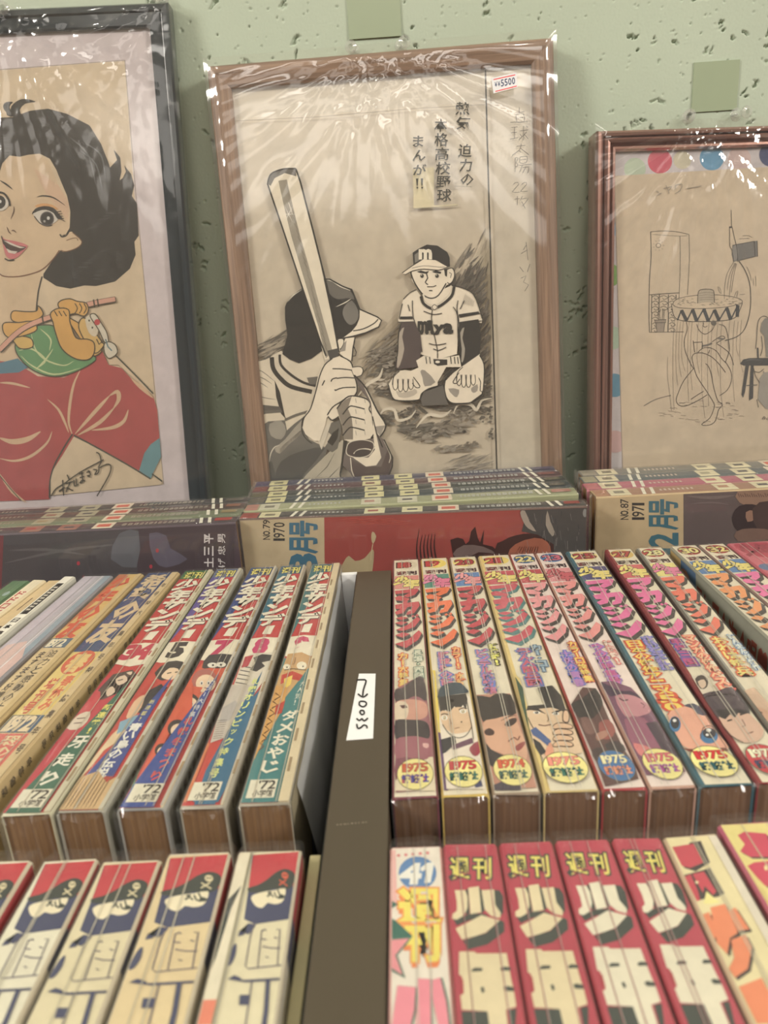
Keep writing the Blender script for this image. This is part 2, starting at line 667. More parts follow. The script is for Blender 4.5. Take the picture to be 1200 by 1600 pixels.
# the display stand: table, riser under the rear stacks, ledge carrying the pictures
TOP = H_SP - .182
M_STAND = simple('dark_stained_board', (84, 62, 44), .45, var=.15, nscale=12, stretch=(1, 10, 1), bump=.2)
t_ = empty('display_table', Matrix.Translation((.05, .3, 0)), 'dark brown display table carrying every row of magazines', 'table')
box_obj('tabletop', (-.8, .8, -.42, .40, TOP - .03, TOP), M_STAND, t_, .002)
for sx in (-.75, .75):
    for sy in (-.38, .36):
        box_obj('leg', (sx - .025, sx + .025, sy - .025, sy + .025, 0, TOP - .03), M_STAND, t_, .002)
RIS = CZ - .178 - .182
tag(box_obj('riser_board', (-.42, .52, .527, .6455, TOP, RIS), M_STAND, bevel=.001), 'low dark riser board under the flat-lying rear rows', 'riser')
LED = CZ - .236
tag(box_obj('picture_ledge', (-.50, .56, .6465, .7105, TOP, LED), M_STAND, bevel=.001), 'dark wooden ledge on which the framed pictures stand against the wall', 'ledge')

# divider bar with its price label
dv = empty('divider_bar', Matrix.Translation((-.0260, .22, TOP)), 'grey-brown painted divider bar between left and right magazine rows', 'divider')
bm = bmesh.new()
bm_box(bm, -.0120, .0120, -.30, .277, 0, .182, .0009)
bm_obj('bar', bm, M_DIV, dv)
M_SHADE = simple('shaded_side', (26, 24, 22), .35, var=.05)
box_obj('gap_shade', (-.0126, -.01205, -.30, .275, .01, .1805), M_SHADE, dv)  # shade in the gap left of the bar, put in as a black sheet
bm = bmesh.new()
for k in range(9):                                   # a rubbed scratch across the bar
    x = -.008 + k * .0014
    bm_box(bm, x, x + random.uniform(.0004, .0011), .0237 + k * .0001, .0240 + k * .0001, .18198, .18204)
tag(bm_obj('scratch', bm, simple('scratch', (165, 150, 128), .6), dv), 'pale rubbed scratch')
zl = H_SP + .0002


def on_bar(x, y):
    return hit_plane(x, y, (0, 0, zl), Vector((0, 0, 1)))


lab = [on_bar(*p) for p in ((561, 1053), (587, 1053), (583, 1154), (541, 1157))]
lc = sum(lab, Vector()) / 4
lr = empty('price_label', Matrix.Translation((lc.x, lc.y, H_SP)), 'white price label with handwritten 2300 stuck on the divider bar', 'label')
mesh_obj('paper', [p - lc + Vector((0, 0, d)) for d in (.00015, .0004) for p in lab], [(0, 1, 2, 3)[::-1], (4, 5, 6, 7), (0, 1, 5, 4), (1, 2, 6, 5), (2, 3, 7, 6), (3, 0, 4, 7)], M_WHITE, lr)
cv = Canvas(lambda a, b: on_bar(a, b) - lc, (0, 0, 1), base=.0006)
P = lambda x, y: (270 + x / 3.43, 1070 + y / 3.43)
P2 = lambda x, y: (270 + x / 3.43, 870 + y / 3.43)
INK = (26, 24, 24)
for st in ([P2(985, 664), P2(1012, 662), P2(1036, 668), P2(1022, 715), P2(1018, 750)], [P2(992, 738), P2(1020, 756), P2(1045, 738)],
           [P(1002, 92), P(1000, 112), P(1022, 122), P(1038, 108), P(1030, 94), P(1004, 92)],
           [P(1002, 150), P(1012, 164), P(1026, 158), P(1022, 143), P(1008, 142), P(1002, 150)],
           [P(985, 184), P(1000, 196), P(1014, 186), P(1026, 198), P(1046, 182)],
           [P(986, 214), P(992, 238), P(1010, 232), P(1024, 220), P(1040, 226), P(1040, 238)]):
    cv.line(st, 2.4, INK, sm=3)
cv.build('handwriting', lr)

# ------------------------------------------------------------------ spine artwork
WHT, CRM, RED, PNK, YEL, TEAL, NAVY, BLK = (222, 208, 184), (206, 184, 148), (178, 56, 52), (222, 130, 132), (226, 204, 108), (52, 104, 104), (52, 56, 88), (48, 42, 38)
ORG, GRN, BLU, SKN = (228, 112, 62), (66, 110, 78), (62, 92, 142), (214, 168, 128)
S_MA = [[(.02, .12), (.92, .0), (1.0, .10), (.84, .50), (.54, .72), (.36, .58), (.62, .32), (.05, .40)], [(.03, .66), (.20, .54), (.34, .62), (.62, .84), (.50, 1.0), (.06, .90)]]
S_GA = [[(.03, .22), (.3, .16), (.33, .0), (.52, -.02), (.5, .12), (.95, .06), (.98, .35), (.75, .85), (.45, .95), (.5, .74), (.62, .66), (.7, .38), (.5, .42), (.35, .8), (.08, .9), (.02, .72), (.25, .52), (.05, .5)]]
S_JI = [[(.05, .12), (.3, .02), (.52, .12), (.28, .28)], [(.02, .44), (.26, .34), (.5, .44), (.26, .60)], [(.06, .90), (.5, .60), (.86, .08), (.97, .28), (.74, .76), (.32, 1.0)], [(.62, .02), (.72, -.06), (.76, .06), (.66, .12)], [(.78, -.02), (.88, -.1), (.92, .02), (.82, .08)]]
S_NN = [[(.03, .22), (.3, .06), (.56, .18), (.3, .38)], [(.02, .72), (.48, .52), (.88, -.02), (.98, .16), (.84, .54), (.4, .98)]]


def block_title(cv, col, sh, s0=.0515, s1=.1335, u0=.0, u1=.96):
    hs = (.235, .26, .245, .26)
    y = s0
    for shp, f in zip((S_MA, S_GA, S_JI, S_NN), hs):
        h = (s1 - s0) * f
        for dk in (4, 3, 2, 1):
            cv.lay()
            for p in shp:
                cv.poly([(u0 + (u1 - u0) * a + .012 * dk, y + b * h * .98 + .0009 * dk) for a, b in p], sh, new=False)
        cv.lay()
        for p in shp:
            cv.poly([(u0 + (u1 - u0) * a, y + b * h * .98) for a, b in p], col, new=False)
        y += h


def art_m(g):
    def art(cv):
        st = g.get('strip')
        if st:
            cv.rect(0, 0, g.get('sw', .09), .257, st)
        o0 = g.get('o0', .06)
        cv.ell(.51, .0095, .46, .0080, g['oval'])
        htext(cv, g['num'], .17, .0050, .33, .0090, g['nc'], .1, out=(60, 34, 28), ooff=.05, off=.03)
        for k, (ch, c) in enumerate(zip('週刊', (g.get('wk', (120, 40, 44)), g.get('wk2', (60, 40, 44))))):
            cv.char(ch, .10 + k * .42, .0215, .38, .0062, c, .02, out=(70, 40, 40), ooff=.03)
        cv.rect(.02, .0292, .98, .051, g['band'])
        b2 = g.get('band2')
        if b2:
            cv.rect(.5, .0292, .98, .0395, b2)
            cv.rect(.02, .042, .42, .051, b2)
        cv.char('少', .04, .0300, .50, .0135, g['sc'], .075, out=BLK, ooff=.035, skew=-6)
        cv.char('年', .42, .0365, .54, .0135, g['sc2'], .07, out=BLK, ooff=.035, skew=-6)
        block_title(cv, g['mc'], g.get('sh', (62, 56, 52)))
        for (t, u, s0, w, h, c, oc) in g['txt']:
            vtext(cv, t, u, s0, w, h, c, .05, off=.03, out=oc, ooff=.10)
        if 'pic' in g:
            g['pic'](cv)
        cv.tf = None
        bc = g.get('badge', (232, 212, 128))
        cv.ell(.52, .2436, .46, .0106, (90, 74, 48))
        cv.ell(.52, .2436, .445, .0101, bc)
        htext(cv, g.get('yr', '1975'), .22, .2368, .17, .0054, g.get('yc', (190, 84, 52)), .06, off=.025, out=(96, 40, 36), ooff=.02)
        for k, ch in enumerate('講談社'):
            cv.char(ch, .19 + k * .225, .2444, .20, .0050, g.get('pc', (52, 92, 92)), .04, out=g.get('po', (40, 52, 60)), ooff=.025)
    return art


def tracer(m, ox, oy, sc):
    def f(x, y):
        u, s = m.px(ox + x / sc, oy + y / sc)
        return max(.003, min(.997, u)), max(.0003, min(m.L - .0003, s))
    return f


A = {}
for k, v in {1: (-.0128, -.0125, .0187), 2: (.0070, .0074, .0193), 3: (.0277, .0279, .0192), 4: (.0483, .0483, .0222), 5: (.0706, .0716, .0180),
             6: (.0893, .0902, .0188), 7: (.1107, .1097, .0218), 8: (.1385, .1325, .0190), 9: (.1606, .1527, .0184), 10: (.1850, .1950, .0184), 11: (.2046, .2146, .0184), 12: (.2250, .2345, .030)}.items():
    A[k] = Mag(v[0], v[1], v[2])
G1 = 'weekly magazines standing spine up in the right rear row'


def eye(cv, x, y, rx, ry, iris=(60, 52, 48)):
    cv.ell(x, y, rx, ry, (232, 222, 206), 12)
    cv.ell(x, y, rx * .55, ry * .85, iris, 10)
    cv.ell(x - rx * .15, y - ry * .25, rx * .16, ry * .2, (240, 236, 226), 6)


def pic1(cv):
    cv.tf = tracer(A[1], 590, 1040, 4)
    cv.poly([(100, 160), (215, 100), (300, 90), (345, 380), (370, 600), (380, 790), (100, 810)], (150, 92, 96))
    cv.poly([(100, 800), (100, 720), (110, 600), (360, 585), (385, 800)], (214, 196, 160))
    cv.poly([(100, 165), (150, 150), (208, 110), (290, 80), (318, 230), (240, 200), (150, 240), (100, 230)], (70, 58, 58), 3)
    cv.poly([(100, 250), (160, 225), (250, 225), (315, 250), (322, 320), (270, 350), (190, 350), (100, 350)], (198, 140, 118), 3)
    cv.poly([(100, 250), (150, 235), (190, 260), (180, 340), (100, 350)], (214, 190, 160), 2)
    cv.poly([(130, 262), (170, 258), (185, 275), (150, 282)], (88, 50, 48))
    cv.poly([(100, 360), (200, 352), (300, 360), (335, 400), (330, 470), (250, 455), (160, 460), (100, 470)], (58, 48, 50), 3)
    cv.poly([(105, 480), (200, 460), (330, 475), (345, 540), (320, 600), (200, 610), (105, 600)], (152, 88, 96), 3)
    cv.poly([(290, 500), (330, 505), (325, 530), (295, 525)], (210, 160, 150), 2)
    cv.poly([(100, 600), (230, 600), (150, 660), (100, 740)], (124, 66, 78), 2)


def pic2(cv):
    cv.tf = tracer(A[2], 590, 1040, 4)
    cv.poly([(330, 40), (345, 80), (350, 260), (368, 410), (385, 600), (405, 800), (432, 800), (410, 600), (385, 400), (365, 200), (352, 40)], (226, 196, 84))
    cv.poly([(366, 430), (408, 445), (418, 600), (432, 800), (405, 800), (385, 600)], (96, 62, 100))
    cv.poly([(375, 205), (550, 185), (590, 210), (640, 440), (690, 790), (420, 790), (400, 560), (378, 400)], (222, 206, 182))
    cv.poly([(372, 190), (385, 150), (440, 122), (520, 118), (560, 150), (575, 180), (470, 195), (372, 215)], (58, 70, 78), 3)
    cv.poly([(370, 210), (470, 196), (560, 186), (572, 220), (560, 290), (540, 258), (515, 290), (480, 268), (450, 310), (420, 290), (385, 318)], (52, 46, 42), 0)
    cv.poly([(385, 300), (450, 300), (480, 275), (560, 285), (600, 380), (590, 420), (500, 440), (450, 430), (400, 390)], (216, 178, 138), 3)
    eye(cv, 412, 340, 22, 16, (180, 160, 120))
    eye(cv, 540, 300, 24, 14, (180, 160, 120))
    cv.line([(388, 322), (412, 315), (440, 322)], 6, BLK)
    cv.line([(510, 290), (540, 278), (568, 282)], 6, BLK)
    cv.line([(445, 345), (460, 378), (450, 382)], 3, (120, 60, 40))
    cv.line([(480, 410), (515, 402)], 4, (120, 60, 40))
    cv.ell(529, 368, 6, 5, (60, 40, 30), 8)
    cv.line([(400, 385), (440, 440), (500, 468), (560, 452), (598, 400)], 4, BLK, 3)
    cv.poly([(385, 480), (480, 455), (490, 500), (420, 560), (395, 570)], (50, 48, 50))
    cv.poly([(450, 520), (600, 468), (610, 500), (470, 545)], (104, 68, 84))
    cv.line([(560, 200), (600, 400), (610, 480)], 4, BLK)
    cv.poly([(585, 530), (640, 490), (655, 560), (620, 585), (590, 560)], (150, 60, 70), 2)
    cv.poly([(610, 750), (660, 738), (670, 775), (620, 785)], (62, 66, 100))


def pic3(cv):
    cv.tf = tracer(A[3], 590, 1040, 4)
    cv.poly([(605, 195), (840, 185), (900, 360), (960, 560), (1010, 780), (725, 790), (660, 500)], (186, 128, 104))
    cv.poly([(605, 200), (700, 210), (740, 188), (845, 195), (880, 310), (800, 330), (735, 345), (650, 370), (618, 280)], (50, 42, 38), 2)
    cv.poly([(650, 370), (735, 345), (860, 325), (905, 420), (950, 520), (930, 640), (870, 610), (760, 560), (690, 540), (665, 480)], (208, 156, 124), 3)
    cv.poly([(655, 425), (690, 405), (725, 425), (715, 450), (670, 450)], (66, 40, 36), 2)
    cv.poly([(795, 385), (830, 350), (875, 340), (880, 365), (835, 395)], (60, 38, 34), 2)
    cv.line([(770, 360), (830, 330), (880, 325)], 8, (60, 44, 38), taper=1)
    cv.line([(820, 490), (860, 465), (885, 480), (900, 455)], 8, (120, 66, 54), 3)
    cv.poly([(860, 530), (900, 500), (935, 490), (930, 515), (890, 550)], (150, 70, 66), 2)
    cv.poly([(660, 500), (700, 540), (780, 575), (880, 605), (820, 640), (760, 660), (690, 640)], (52, 44, 44), 2)
    cv.poly([(715, 765), (780, 740), (900, 770), (900, 800), (720, 800)], (70, 60, 70))


def pic4(cv):
    cv.tf = tracer(A[4], 590, 1040, 4)
    cv.poly([(842, 60), (880, 90), (945, 330), (1000, 560), (1050, 780), (1030, 790), (960, 500), (880, 200)], (214, 186, 110))
    cv.poly([(850, 80), (900, 150), (935, 400), (960, 480), (945, 500), (880, 260)], (50, 78, 58))
    cv.poly([(920, 285), (1000, 260), (1160, 290), (1250, 400), (1300, 560), (1030, 600), (960, 500)], (218, 184, 146))
    cv.poly([(1000, 150), (1100, 135), (1160, 200), (1200, 330), (1170, 300), (1100, 275), (1040, 280), (920, 295), (930, 265), (1050, 255)], (48, 44, 42))
    cv.line([(945, 290), (1000, 290), (1050, 315)], 15, BLK, taper=1)
    cv.line([(1090, 310), (1130, 300), (1170, 290)], 15, BLK, taper=1)
    eye(cv, 990, 308, 24, 9)
    eye(cv, 1120, 315, 24, 9)
    cv.line([(1000, 385), (1040, 392), (1085, 384)], 6, (90, 40, 34))
    cv.line([(1062, 310), (1070, 355), (1060, 365)], 4, (110, 70, 50))
    cv.line([(930, 340), (960, 400), (1030, 460), (1075, 480)], 5, BLK, 2)
    cv.poly([(945, 420), (980, 400), (1085, 490), (1060, 520), (1010, 480), (960, 450)], (70, 92, 140))
    cv.poly([(960, 470), (1010, 500), (1050, 560), (1010, 580), (975, 530)], (44, 44, 48))
    for k in range(4):
        yy = 385 + k * 38
        cv.poly([(1095, yy + 12), (1130, yy - 14), (1200, yy - 8), (1235, yy + 8), (1225, yy + 28), (1150, yy + 26), (1105, yy + 30)], (66, 44, 36), 2)
        cv.poly([(1099, yy + 12), (1132, yy - 9), (1198, yy - 3), (1229, yy + 9), (1220, yy + 23), (1150, yy + 21), (1107, yy + 26)], (214, 172, 134), 2)
    cv.poly([(1170, 300), (1200, 290), (1215, 330), (1205, 375), (1165, 365)], (60, 40, 34), 2)
    cv.poly([(1175, 306), (1196, 298), (1208, 332), (1200, 368), (1170, 360)], (214, 172, 134), 2)
    cv.poly([(1060, 520), (1080, 500), (1100, 560), (1060, 600), (1040, 570)], (206, 140, 110), 2)


def pic5(cv):
    cv.tf = tracer(A[5], 860, 1040, 3.53)
    cv.poly([(105, 225), (180, 130), (260, 135), (330, 300), (420, 480), (480, 560), (500, 640), (300, 700), (250, 560)], (92, 60, 56))
    cv.poly([(105, 225), (170, 195), (230, 150), (262, 140), (300, 220), (240, 300), (150, 300)], (46, 40, 40), 2)
    cv.poly([(160, 300), (230, 310), (250, 380), (190, 390)], (120, 84, 76), 2)
    cv.poly([(270, 330), (330, 310), (370, 370), (330, 420), (280, 410)], (150, 80, 72), 2)
    cv.poly([(300, 450), (380, 430), (430, 480), (350, 500)], (60, 48, 50), 2)
    cv.poly([(220, 480), (290, 470), (300, 540), (240, 540)], (66, 50, 50), 2)
    cv.poly([(250, 390), (320, 370), (320, 400), (260, 430)], (170, 120, 100), 2)


def pic6(cv):
    cv.tf = tracer(A[6], 860, 1040, 3.53)
    cv.poly([(270, 100), (340, 95), (450, 130), (560, 240), (700, 480), (760, 600), (520, 620), (400, 380), (320, 200)], (116, 70, 92))
    cv.poly([(270, 100), (380, 150), (450, 150), (510, 190), (420, 190), (350, 175), (320, 180)], (64, 44, 66), 2)
    cv.poly([(350, 180), (430, 170), (510, 195), (560, 240), (560, 270), (500, 290), (430, 300), (390, 270)], (186, 124, 130), 2)
    cv.line([(375, 190), (400, 205), (430, 200)], 7, (70, 40, 60))
    cv.line([(505, 215), (530, 230), (520, 245)], 5, (110, 60, 76))
    cv.poly([(400, 310), (520, 300), (560, 360), (620, 470), (560, 500), (470, 500)], (146, 84, 104), 2)
    cv.poly([(450, 440), (560, 470), (620, 515), (510, 520), (470, 490)], (206, 116, 112), 2)
    cv.poly([(530, 330), (600, 320), (730, 520), (640, 510)], (70, 54, 66))


def pic7(cv):
    cv.tf = tracer(A[7], 860, 1040, 3.53)
    cv.poly([(440, 30), (500, 150), (620, 320), (760, 560), (800, 640), (780, 640), (700, 480), (560, 260)], (170, 56, 44))
    cv.poly([(640, 290), (700, 250), (800, 232), (860, 270), (930, 380), (1000, 470), (760, 475), (700, 420)], (222, 156, 128), 2)
    cv.poly([(740, 235), (800, 222), (865, 262), (870, 290), (820, 280), (790, 250)], (58, 60, 80), 2)
    cv.ell(682, 338, 34, 44, (58, 112, 156), 16)
    cv.ell(682, 330, 26, 34, (46, 44, 50), 16)
    cv.ell(680, 318, 12, 9, (240, 236, 226), 10)
    cv.ell(882, 405, 54, 42, (58, 112, 156), 18)
    cv.ell(885, 388, 40, 30, (44, 42, 50), 16)
    cv.ell(882, 372, 15, 10, (240, 236, 226), 10)
    cv.ell(872, 398, 10, 7, (240, 236, 226), 10)
    cv.line([(830, 420), (850, 360), (900, 350), (940, 400)], 5, (90, 50, 40), 3)
    cv.poly([(700, 470), (760, 478), (980, 470), (1000, 490), (900, 480), (780, 500)], (120, 60, 50))
    cv.line([(830, 235), (900, 340), (985, 470)], 4, (120, 90, 80))


def pic8(cv):
    cv.tf = tracer(A[8], 860, 1040, 3.53)
    cv.poly([(770, 70), (850, 55), (880, 90), (900, 150), (830, 170)], (206, 190, 166))
    cv.poly([(790, 85), (830, 62), (868, 85), (860, 130), (820, 140)], (62, 50, 46), 2)
    cv.poly([(805, 100), (845, 88), (855, 120), (828, 138)], (206, 176, 148), 2)
    cv.poly([(830, 170), (930, 150), (1010, 130), (1090, 220), (1110, 290), (1000, 300), (920, 310), (860, 240)], (74, 60, 66), 2)
    for k in range(6):
        cv.line([(840 + k * 30, 190 - k * 6), (900 + k * 25, 160 + k * 4)], 4, (150, 130, 130), new=False)
    cv.poly([(920, 300), (980, 285), (1080, 270), (1130, 300), (1190, 370), (1150, 430), (1070, 440), (990, 400)], (206, 164, 138), 2)
    cv.poly([(900, 260), (1000, 250), (1100, 260), (1080, 280), (1040, 275), (1020, 300), (990, 282), (960, 310), (930, 300)], (44, 38, 40))
    cv.line([(1050, 285), (1100, 270)], 10, BLK)
    cv.line([(970, 320), (1000, 312)], 9, BLK)
    cv.line([(1060, 310), (1080, 345), (1060, 352)], 5, (96, 60, 54))
    cv.line([(1090, 390), (1125, 380)], 5, (110, 56, 50))
    cv.line([(930, 330), (985, 400), (1060, 440)], 4, BLK, 2)


PK, PU, OR2, BL2 = (206, 92, 110), (134, 104, 168), (214, 84, 48), (98, 124, 172)
def pic9(cv):
    cv.tf = tracer(A[9], 860, 1040, 3.53)
    cv.poly([(1010, 150), (1120, 130), (1300, 330), (1300, 470), (1200, 440), (1110, 300)], (206, 170, 140))
    for q in range(12):
        cv.line([(1060 + q * 9, 170 + q * 9), (1150 + q * 8, 175 + q * 9)], 6, (74, 62, 60), taper=1, new=False)
    cv.poly([(1110, 240), (1190, 260), (1210, 330), (1150, 310)], (196, 150, 120), 2)
    cv.line([(1120, 270), (1160, 275)], 8, BLK)
    cv.poly([(1180, 330), (1210, 350), (1220, 420), (1190, 400)], (190, 50, 50))


cfgA = {
    1: dict(num='18', oval=(206, 190, 156), nc=(186, 60, 52), band=(214, 132, 118), sc=YEL, sc2=YEL, mc=(196, 70, 74), sh=(66, 56, 54), txt=[('カー大特集', .28, .1385, .26, .0066, (226, 190, 96), OR2), ('長編・西岡', .76, .136, .26, .0060, (206, 204, 176), (96, 124, 104))], pic=pic1, po=(180, 70, 70), pc=(64, 60, 150)),
    2: dict(num='19', oval=(226, 200, 90), nc=(190, 44, 46), band=(222, 130, 150), band2=(70, 132, 112), sc=(224, 128, 160), sc2=(222, 110, 140), mc=(232, 106, 60), txt=[('野球狂の詩', .40, .1395, .34, .0066, (210, 120, 140), (98, 116, 180)), ('カラー! 水新', .80, .1345, .22, .0058, (236, 176, 100), (206, 72, 50))], pic=pic2, yc=(190, 60, 62), pc=(60, 108, 92)),
    3: dict(num='20', oval=(226, 204, 110), nc=(172, 46, 50), band=(84, 126, 176), sc=(230, 150, 150), sc2=(230, 140, 140), mc=(196, 64, 72), txt=[('新連載!', .80, .1325, .26, .0058, (232, 220, 96), (50, 46, 30)), ('ビンテル博物館', .42, .1385, .32, .0062, (200, 110, 130), (106, 120, 184))], pic=pic3, yr='1974', yc=(210, 84, 50), pc=(60, 104, 88)),
    4: dict(num='21', oval=(222, 196, 96), nc=(190, 60, 60), band=(196, 76, 84), sc=YEL, sc2=YEL, strip=(214, 184, 110), mc=(198, 74, 86), sh=(70, 118, 114), txt=[('うん人間兵団', .46, .1395, .34, .0062, (196, 86, 104), (96, 112, 168)), ('カー・コー', .80, .1365, .24, .0056, (150, 168, 176), (84, 108, 130))], pic=pic4, yc=(216, 130, 110), pc=(66, 112, 96)),
    5: dict(num='22', oval=(46, 96, 136), nc=(230, 212, 130), band=(190, 70, 74), sc=YEL, sc2=(226, 208, 120), mc=(226, 140, 140), txt=[('土佐の青春', .50, .1440, .34, .0070, (176, 120, 176), (84, 108, 190)), ('カラー口絵特集', .84, .1345, .26, .0058, (240, 196, 90), (204, 70, 48))], pic=pic5, badge=(62, 108, 158), yc=(232, 216, 160), pc=(236, 150, 110), po=(206, 90, 70)),
    6: dict(num='23', oval=(66, 108, 160), nc=(200, 92, 112), band=(214, 132, 132), sc=(198, 84, 92), sc2=(198, 84, 92), mc=(226, 136, 130), txt=[('つのだ特集号', .44, .1385, .34, .0066, (196, 92, 140), (150, 110, 180)), ('新連載!', .82, .1355, .22, .0062, (222, 196, 176), (214, 112, 104))], pic=pic6, yc=(206, 90, 100), pc=(176, 70, 140), po=(90, 80, 170)),
    7: dict(num='25', oval=(224, 196, 120), nc=(172, 50, 54), band=(66, 64, 112), sc=YEL, sc2=YEL, strip=(52, 96, 108), mc=(222, 100, 150), txt=[('日本の傑作アニメ50年展', .38, .1365, .36, .0066, (240, 196, 80), (206, 72, 46)), ('さいとう新連', .80, .1325, .26, .0058, (150, 130, 190), (96, 104, 170))], pic=pic7, yc=(198, 50, 50), pc=(50, 96, 100)),
    8: dict(num='27', oval=(206, 170, 90), nc=(176, 52, 50), band=(206, 90, 90), sc=YEL, sc2=YEL, strip=(140, 40, 44), mc=(226, 104, 152), wk=(40, 36, 40), txt=[('手塚三国', .30, .1365, .34, .0070, (196, 70, 120), (96, 80, 150)), ('マンガの傑作ベスト', .78, .1335, .32, .0062, (226, 176, 130), (214, 92, 76))], pic=pic8, badge=(200, 50, 60), yc=(238, 220, 180), pc=(60, 62, 104)),
    9: dict(num='28', oval=(178, 54, 48), nc=(230, 214, 140), band=(222, 206, 120), sc=(222, 120, 150), sc2=(222, 116, 150), mc=(230, 110, 86), strip=(150, 144, 130), sw=.07, txt=[('おれは鉄兵', .42, .1365, .42, .0078, (240, 206, 110), (216, 92, 50)), ('新人まんが傑作', .86, .1345, .2, .0052, (206, 210, 196), (110, 140, 176))], pic=pic9),
    10: dict(num='30', oval=(158, 44, 40), nc=(232, 212, 130), band=(84, 122, 168), sc=YEL, sc2=YEL, mc=(236, 146, 88), txt=[('劇画名作選', .5, .1365, .42, .0078, (200, 210, 200), (96, 140, 150))]),
    11: dict(num='32', oval=(170, 56, 52), nc=(232, 204, 120), band=(84, 122, 168), sc=YEL, sc2=YEL, mc=(228, 108, 156), txt=[('春の大特集', .5, .1365, .42, .0078, (240, 206, 110), (216, 92, 50))]),
}
labA = {
    1: 'comic magazine number 18 with two photographed faces, right beside the divider bar',
    2: 'comic magazine with orange title and a drawn boy in a dark cap on its spine',
    3: 'comic magazine whose spine foot shows a photographed girl with straight black fringe',
    4: 'comic magazine with red title shadowed in green and a drawn man clenching a fist',
    5: 'comic magazine with the blue 1975 oval and a dark photo on its spine',
    6: 'comic magazine with salmon title and a purple-tinted profile photo on its spine',
    7: 'comic magazine with pink title and huge blue cartoon eyes at its spine foot',
    8: 'comic magazine with pink title, red 1975 oval and a dark-haired drawn boxer',
    9: 'comic magazine number 28 with salmon-orange title, right rear row',
    10: 'comic magazine number 30 with orange title over blue band and lettered grey cover side',
    11: 'comic magazine number 32 with pink title over blue band, at the right edge',
}
sideA = {1: (120, 60, 70), 2: (200, 170, 90), 3: (150, 130, 110), 4: (200, 176, 120), 5: (160, 60, 60), 6: (190, 150, 130), 7: (60, 92, 100), 8: (130, 44, 46), 9: (120, 116, 104), 10: (150, 146, 128), 11: (150, 120, 110)}


def side10(m, root):
    """big red lettering on the outer cover of the number 30 magazine"""
    x0 = -m.w / 2
    cv = Canvas(lambda a, b: Vector((x0, m.L / 2 - a, m.H - b)), (-1, 0, 0), base=.0002)
    cv.rect(.002, .002, .255, .12, (158, 154, 134))
    cv.poly([(.002, .002), (.045, .002), (.055, .05), (.03, .12), (.002, .12)], (70, 104, 140))
    cv.poly([(.002, .002), (.02, .002), (.024, .03), (.012, .06), (.002, .05)], (196, 160, 96))
    cv.ell(.028, .022, .013, .016, (176, 104, 72), 14)
    for k in range(8):
        cv.line([(.018 + k * .0025, .02), (.022 + k * .002, .040)], .0008, (90, 52, 40), new=False)
    x = .048
    for ch, w in zip('三年月の海の唄!!', (.010, .012, .013, .012, .013, .011, .013, .005, .005)):
        cv.char(ch, x, .010, w * .85, .026, (156, 62, 44), .025)
        x += w
    for q in range(14):
        cv.ell(.11 + q * .01, .05 + (q * 7 % 5) * .008, .008, .006, (110, 140, 160) if q % 2 else (176, 160, 120), 10)
    cv.build('printed_cover', root)


for k in range(1, 12):
    c = (216, 202, 172) if k not in (5, 6) else (222, 200, 186)
    A[k].build(labA[k], art_m(cfgA[k]), G1, cover=c, side=sideA[k], pages=M_PAGES2, side_art=side10 if k == 10 else None)


def art12(cv):
    cv.rect(0, 0, 1, .257, (196, 98, 108))
    cv.poly([(.1, .002), (.9, .002), (.95, .02), (.5, .03), (.1, .018)], (176, 60, 76), 2)
    cv.char('少', .1, .004, .4, .02, (150, 50, 66), .06)
    cv.char('年', .5, .004, .4, .02, (150, 50, 66), .06)
    for j in range(9):
        cv.ell(.2 + (j * 37 % 60) / 100, .045 + j * .022, .2, .006, ((92, 108, 140), (196, 60, 90), (220, 190, 120))[j % 3], 12)


A[12].build('thick pink comic volume at the far right end of the rear row', art12, G1, cover=(206, 110, 118), side=(190, 96, 106), pages=M_PAGES2)

# ---- left rear row: Sunday issues
B = {}
for k, v in {9: (-.0718, -.0751, .0215), 8: (-.0945, -.0993, .0190), 7: (-.1164, -.1251, .0202), 5: (-.1416, -.1500, .0200), 34: (-.1645, -.1734, .0218)}.items():
    B[k] = Mag(v[0], v[1], v[2])
G2 = 'weekly magazines standing spine up in the left rear row'


def vdiag(cv, s, u0, u1, s0, s1, w, h, col, **kw):
    n = len(s)
    for i, ch in enumerate(s):
        f = i / max(n - 1, 1)
        u, q = u0 + (u1 - u0) * f, s0 + (s1 - s0) * f
        vtext(cv, ch, u, q, w, h, col, **kw)


